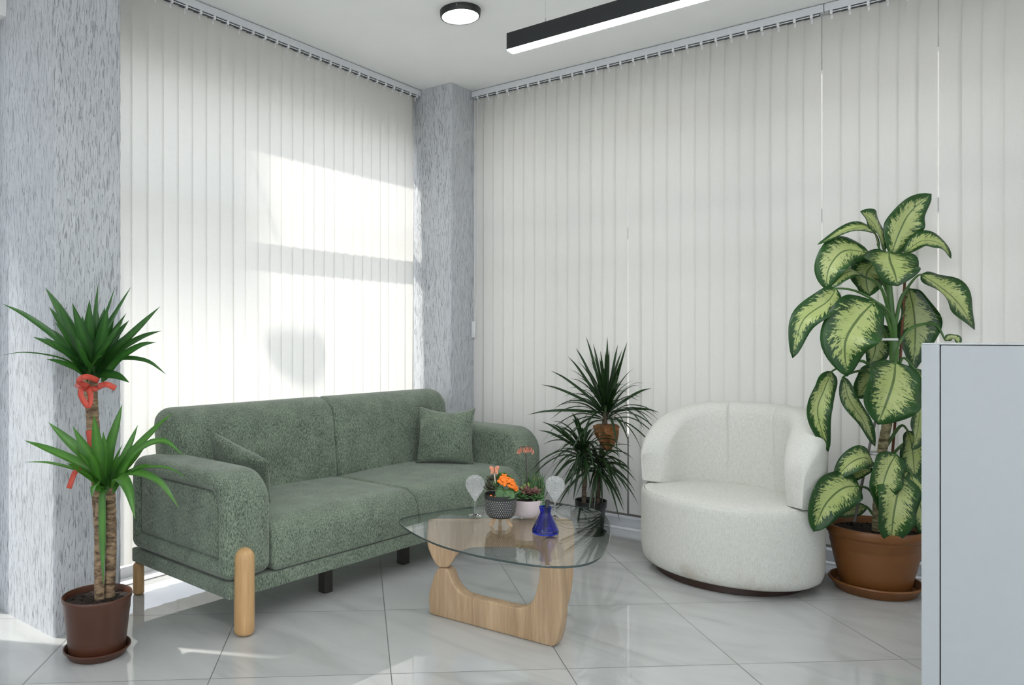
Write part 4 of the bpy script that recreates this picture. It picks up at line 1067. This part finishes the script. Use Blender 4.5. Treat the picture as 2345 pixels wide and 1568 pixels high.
for k in range(3):
    a = YAW - math.pi / 2 + [math.radians(-150), math.radians(-35), math.radians(85)][k] - math.radians(-90) + math.pi / 2 * 0
    d = Vector((math.cos(a), math.sin(a), 0)); g = Geo()
    q = d.cross(UP)
    P0, P1 = d * 0.030 + UP * 0.036, d * 0.055
    g.loft([[P0 + q * 0.009 + d * 0.008, P0 - q * 0.009 + d * 0.008, P0 - q * 0.009 - d * 0.008, P0 + q * 0.009 - d * 0.008], [P1 + q * 0.007 + d * 0.006, P1 - q * 0.007 + d * 0.006, P1 - q * 0.007 - d * 0.006, P1 + q * 0.007 - d * 0.006]])
    bevel(g.build('tripod_leg', M['ash'], bp, smooth=False), 0.002)
g = Geo(); g.lathe([(0.0001, 0.128), (0.068, 0.126)], 32); g.build('soil', M['soil'], bp)
rs = random.Random(31)
Lx = lambda a, b, z: RIGHT * a + TOCAM * b + UP * z      # right, toward the viewer, up (within the pot)
g = Geo(); cluster(g, Lx(-0.036, 0.005, 0.155), 30, 0.038, 0.017, rs, 0.3, 0.9); cluster(g, Lx(-0.032, -0.02, 0.185), 18, 0.03, 0.016, rs, 0.3, 0.9); g.build('dusky_rosette', M['succ_d'], bp)
g = Geo()
for (a, b, z, az, sz) in ((-0.005,.05,.135,-60,.026),(0.03,.052,.136,-30,.026),(0.052,.03,.146,10,.024),(0.01,-.01,.185,60,.022),(0.0,-.02,.19,110,.022),(0.035,-.02,.178,40,.022),(-0.02,.02,.165,140,.018),(0.02,-.03,.192,90,.02),(0.055,-.01,.16,10,.02),(-0.005,.03,.15,-90,.02)):
    d = (RIGHT * math.cos(math.radians(az)) + UP * math.sin(math.radians(az)) * 0.8 + TOCAM * 0.4).normalized()
    side = d.cross(TOCAM).normalized(); 
    z += 0.022 if z > 0.15 else 0.012; sz *= 1.15
    P = [Lx(a, b, z) - d * sz * 0.8, Lx(a, b, z), Lx(a, b, z) + d * sz * 1.0]
    g.leaf(P, lambda t, s_=sz: s_ * 0.85 * math.sin(math.pi * (0.08 + 0.88 * t)) ** 0.7, (TOCAM + UP * 0.7).normalized(), 2, 0.15, 9)
o = g.build('green_leaves', M['succ'], bp); o.modifiers.new('thickness', 'SOLIDIFY').thickness = 0.003
g = Geo()
for i in range(85):
    a, b = rs.uniform(-1, 1), rs.uniform(-1, 1)
    if a * a + b * b > 1: continue
    p = Lx(0.026 + a * 0.040, 0.024 + b * 0.022, 0.204 - 0.014 * a * a - b * 0.022 - a * 0.012)
    g.ball(p, rs.uniform(0.0065, 0.009), 6, (1, 1, 0.7))
g.build('flower_cluster', M['orange'], bp)
g = Geo()
for i in range(22):
    g.ball(Lx(0.062 + rs.uniform(-0.009, 0.009), 0.034 + rs.uniform(-.006, .006), 0.172 + rs.uniform(-0.012, 0.012)), 0.0058, 6, (1, 1, 0.8))
g.build('flower_cluster', M['orange'], bp)
for a, b, z in ((-0.048, .045, .139), (-0.03, .055, .135), (-0.022, .056, .134)): Geo().ball(Lx(a, b, z), 0.006, 6).build('fallen_flower', M['orange'], bp)
# butterfly pick
bt = thing('butterfly_pick', 'peach butterfly on a small wooden stick in the black pot', 'ornament', tuple(bpz + Lx(-0.028, 0.02, 0.047) * TS)); bt.scale = (TS,) * 3
g = Geo(); g.tube([Lx(0.006, 0.0, 0.085), Lx(-0.002, 0.0, 0.20)], 0.0028, 8); g.build('stick', M['pickwood'], bt)
for sgn in (-1, 1):
    g = Geo()
    g.leaf([Lx(-0.003, 0.004, 0.200), Lx(-0.003 + sgn * 0.010, 0.006, 0.211), Lx(-0.003 + sgn * 0.020, 0.008, 0.223)], lambda t: 0.010 * math.sin(math.pi * (0.1 + 0.8 * t)), TOCAM, 2, 0.1, 8)
    g.leaf([Lx(-0.003, 0.004, 0.199), Lx(-0.003 + sgn * 0.009, 0.006, 0.196), Lx(-0.003 + sgn * 0.015, 0.008, 0.188)], lambda t: 0.0075 * math.sin(math.pi * (0.1 + 0.85 * t)), TOCAM, 2, 0.1, 8)
    o = g.build('wing', M['wing'], bt); o.modifiers.new('thickness', 'SOLIDIFY').thickness = 0.0008
g = Geo(); g.tube([Lx(-0.003, 0.006, 0.192), Lx(-0.003, 0.007, 0.215)], [0.0018, 0.0014], 6); g.tube([Lx(-0.003, 0.007, 0.214), Lx(-0.008, 0.008, 0.222)], 0.0005, 4); g.tube([Lx(-0.003, 0.007, 0.214), Lx(0.002, 0.008, 0.223)], 0.0005, 4); g.build('body', M['black'], bt)
# pink bowl behind it
pz = at_z(1204, 1184, TZ)
pk = thing('succulent_bowl', 'pale pink bowl of succulents with a tall drooping coral flower, behind the black pot', 'plant pot', (pz.x, pz.y, TZ)); pk.scale = (TS,) * 3
g = Geo(); g.lathe([(0.0001, 0.008), (0.045, 0.008), (0.062, 0.014), (0.074, 0.032), (0.080, 0.058), (0.081, 0.082), (0.0805, 0.090), (0.077, 0.090), (0.075, 0.075)], 64); g.build('bowl', M['pinkpot'], pk)
g = Geo()
for k in range(3): g.ball((0.045 * math.cos(2.1 * k + 0.6), 0.045 * math.sin(2.1 * k + 0.6), 0.006), 0.0062, 8)
g.build('feet', M['steel'], pk)
g = Geo(); g.lathe([(0.0001, 0.082), (0.076, 0.079)], 32); g.build('soil', M['soil'], pk)
g = Geo(); cluster(g, Lx(-0.03, 0.03, 0.095), 22, 0.03, 0.016, rs, 0.3, 0.9); cluster(g, Lx(0.045, 0.03, 0.092), 18, 0.03, 0.018, rs, 0.25, 0.6)
for (a, b, z, az, sz) in ((0.05,.05,.085,-75,.026),(0.066,.035,.085,-50,.024),(0.03,.055,.09,-100,.02)):
    d = (RIGHT * math.cos(math.radians(az)) + UP * math.sin(math.radians(az)) + TOCAM * 0.3).normalized()
    g.leaf([Lx(a, b, z + .01), Lx(a, b, z) + d * sz * 0.6, Lx(a, b, z) + d * sz * 1.2], lambda t, s_=sz: s_ * 0.4 * math.sin(math.pi * (0.1 + 0.85 * t)), (TOCAM + UP * .4).normalized(), 2, .2, 8)
g.build('green_rosettes', M['succ'], pk)
g = Geo(); cluster(g, Lx(0.0, 0.012, 0.11), 14, 0.034, 0.020, rs, 0.25, 0.8); cluster(g, Lx(0.04, 0.03, 0.12), 7, 0.02, 0.018, rs, 0.25, 0.7); g.build('bronze_rosettes', M['succ_r'], pk)
g = Geo()
for i in range(70):
    a = rs.uniform(0.005, 0.086); b = rs.uniform(-0.045, -0.01); h = rs.uniform(0.06, 0.12)
    P = [Lx(a, b, 0.09), Lx(a + rs.uniform(-.008, .008), b, 0.09 + h * .6), Lx(a + rs.uniform(-.014, .016), b, 0.09 + h)]
    g.tube(P, [0.0035, 0.0035, 0.0006], 5)
g.build('spiky_leaves', M['succ'], pk)
g = Geo()
for a, z in ((-0.018, 0.13), (-0.004, 0.142), (0.008, 0.13), (0.012, 0.148)): g.ball(Lx(a, -0.005, z), 0.014, 8, (0.6, 0.4, 1.1))
g.build('lime_leaves', M['succ_l'], pk)
g = Geo(); g.tube([Lx(0.002, 0.01, 0.09), Lx(0.004, 0.01, 0.19), Lx(-0.003, 0.01, 0.322)], [0.003, 0.0026, 0.0018], 8)
for i in range(7):
    a = -0.032 + 0.0095 * i; g.tube([Lx(-0.003, 0.01, 0.320), Lx(-0.003 + a * 0.7, 0.014, 0.338), Lx(-0.003 + a, 0.016, 0.330)], 0.0009, 5)
st = g.build('flower_stalk', M['stalk'], pk)
g = Geo()
for i in range(12):
    a = -0.035 + 0.0062 * i; z = 0.332 + rs.uniform(-0.004, 0.006) - 30 * (a + 0.003) ** 2 * 0.12
    p = Lx(-0.003 + a, 0.016 + rs.uniform(-.01, .01), z); g.tube([p, p - UP * 0.013 + RIGHT * rs.uniform(-.003, .003), p - UP * 0.024 + RIGHT * rs.uniform(-.006, .006)], [0.0018, 0.0034, 0.0046], 7)
g.build('coral_bells', M['coral'], st)
# glass ornaments
def goblet(px, py, label, rz):
    p = at_z(px, py, TZ); t = thing('glass_ornament', label, 'ornament', (p.x, p.y, TZ), rz, 'balloon-shaped glass ornaments on the table'); t.scale = (TS,) * 3
    g = Geo(); g.lathe([(0.0001, 0.070), (0.004, 0.072), (0.013, 0.088), (0.029, 0.112), (0.041, 0.132), (0.046, 0.152), (0.043, 0.171), (0.032, 0.186), (0.016, 0.194), (0.0001, 0.196),], 40)
    g.build('glass_balloon', M['crackle'], t)
    g = Geo(); g.tube([(0, 0, 0.006), (0, 0, 0.03), (0.001, 0, 0.074)], [0.005, 0.0032, 0.004], 10); g.build('stem', M['clear'], t)
    g = Geo(); r_ = random.Random(3)
    for k in range(12):
        a = 2 * math.pi * k / 12 + r_.uniform(-.15, .15); l = r_.uniform(0.026, 0.04)
        g.tube([(0, 0, 0.009), (l * .5 * math.cos(a), l * .5 * math.sin(a), 0.008), (l * math.cos(a + .15), l * math.sin(a + .15), 0.0025)], [0.0032, 0.0024, 0.0015], 6)
    g.build('splayed_foot', M['clear'], t)
    return t
goblet(1088, 1182, 'clear crackled glass balloon ornament at the left end of the table by the black pot', 0.0)
goblet(1271, 1185, 'clear crackled glass balloon ornament half hidden behind the blue bottle', 0.9)
# blue bottle
b0 = at_z(1249, 1221, TZ)
bo = thing('blue_bottle', 'cobalt blue conical glass bottle with a black stopper near the table front', 'bottle', (b0.x, b0.y, TZ)); bo.scale = (TS,) * 3
g = Geo(); n = 22
outp = [(0.0001, 0.0005), (0.050, 0.0), (0.0565, 0.003), (0.0580, 0.010), (0.055, 0.020), (0.040, 0.052), (0.0245, 0.084), (0.0225, 0.092), (0.024, 0.100), (0.0275, 0.113), (0.028, 0.116), (0.0255, 0.116), (0.022, 0.100), (0.0205, 0.091), (0.022, 0.084), (0.037, 0.052), (0.051, 0.020), (0.053, 0.012), (0.048, 0.008), (0.0001, 0.008)]
rings = []
for r, z in outp:
    rings.append([Vector((r * (1 + (0.018 * math.cos(14 * a) if 0.01 < z < 0.09 else 0)) * math.cos(a), r * (1 + (0.018 * math.cos(14 * a) if 0.01 < z < 0.09 else 0)) * math.sin(a), z)) for a in [2 * math.pi * k / 84 for k in range(84)]])
g.loft(rings, True, False); g.build('glass_body', M['blue'], bo)
g = Geo(); q0, q1 = Lx(-0.004, 0.006, 0.010), Lx(0.010, 0.0, 0.146); g.tube([q0, q0.lerp(q1, .5), q0.lerp(q1, .97), q1], [0.0095, 0.0095, 0.0095, 0.006], 14); g.build('stopper', M['black'], bo)
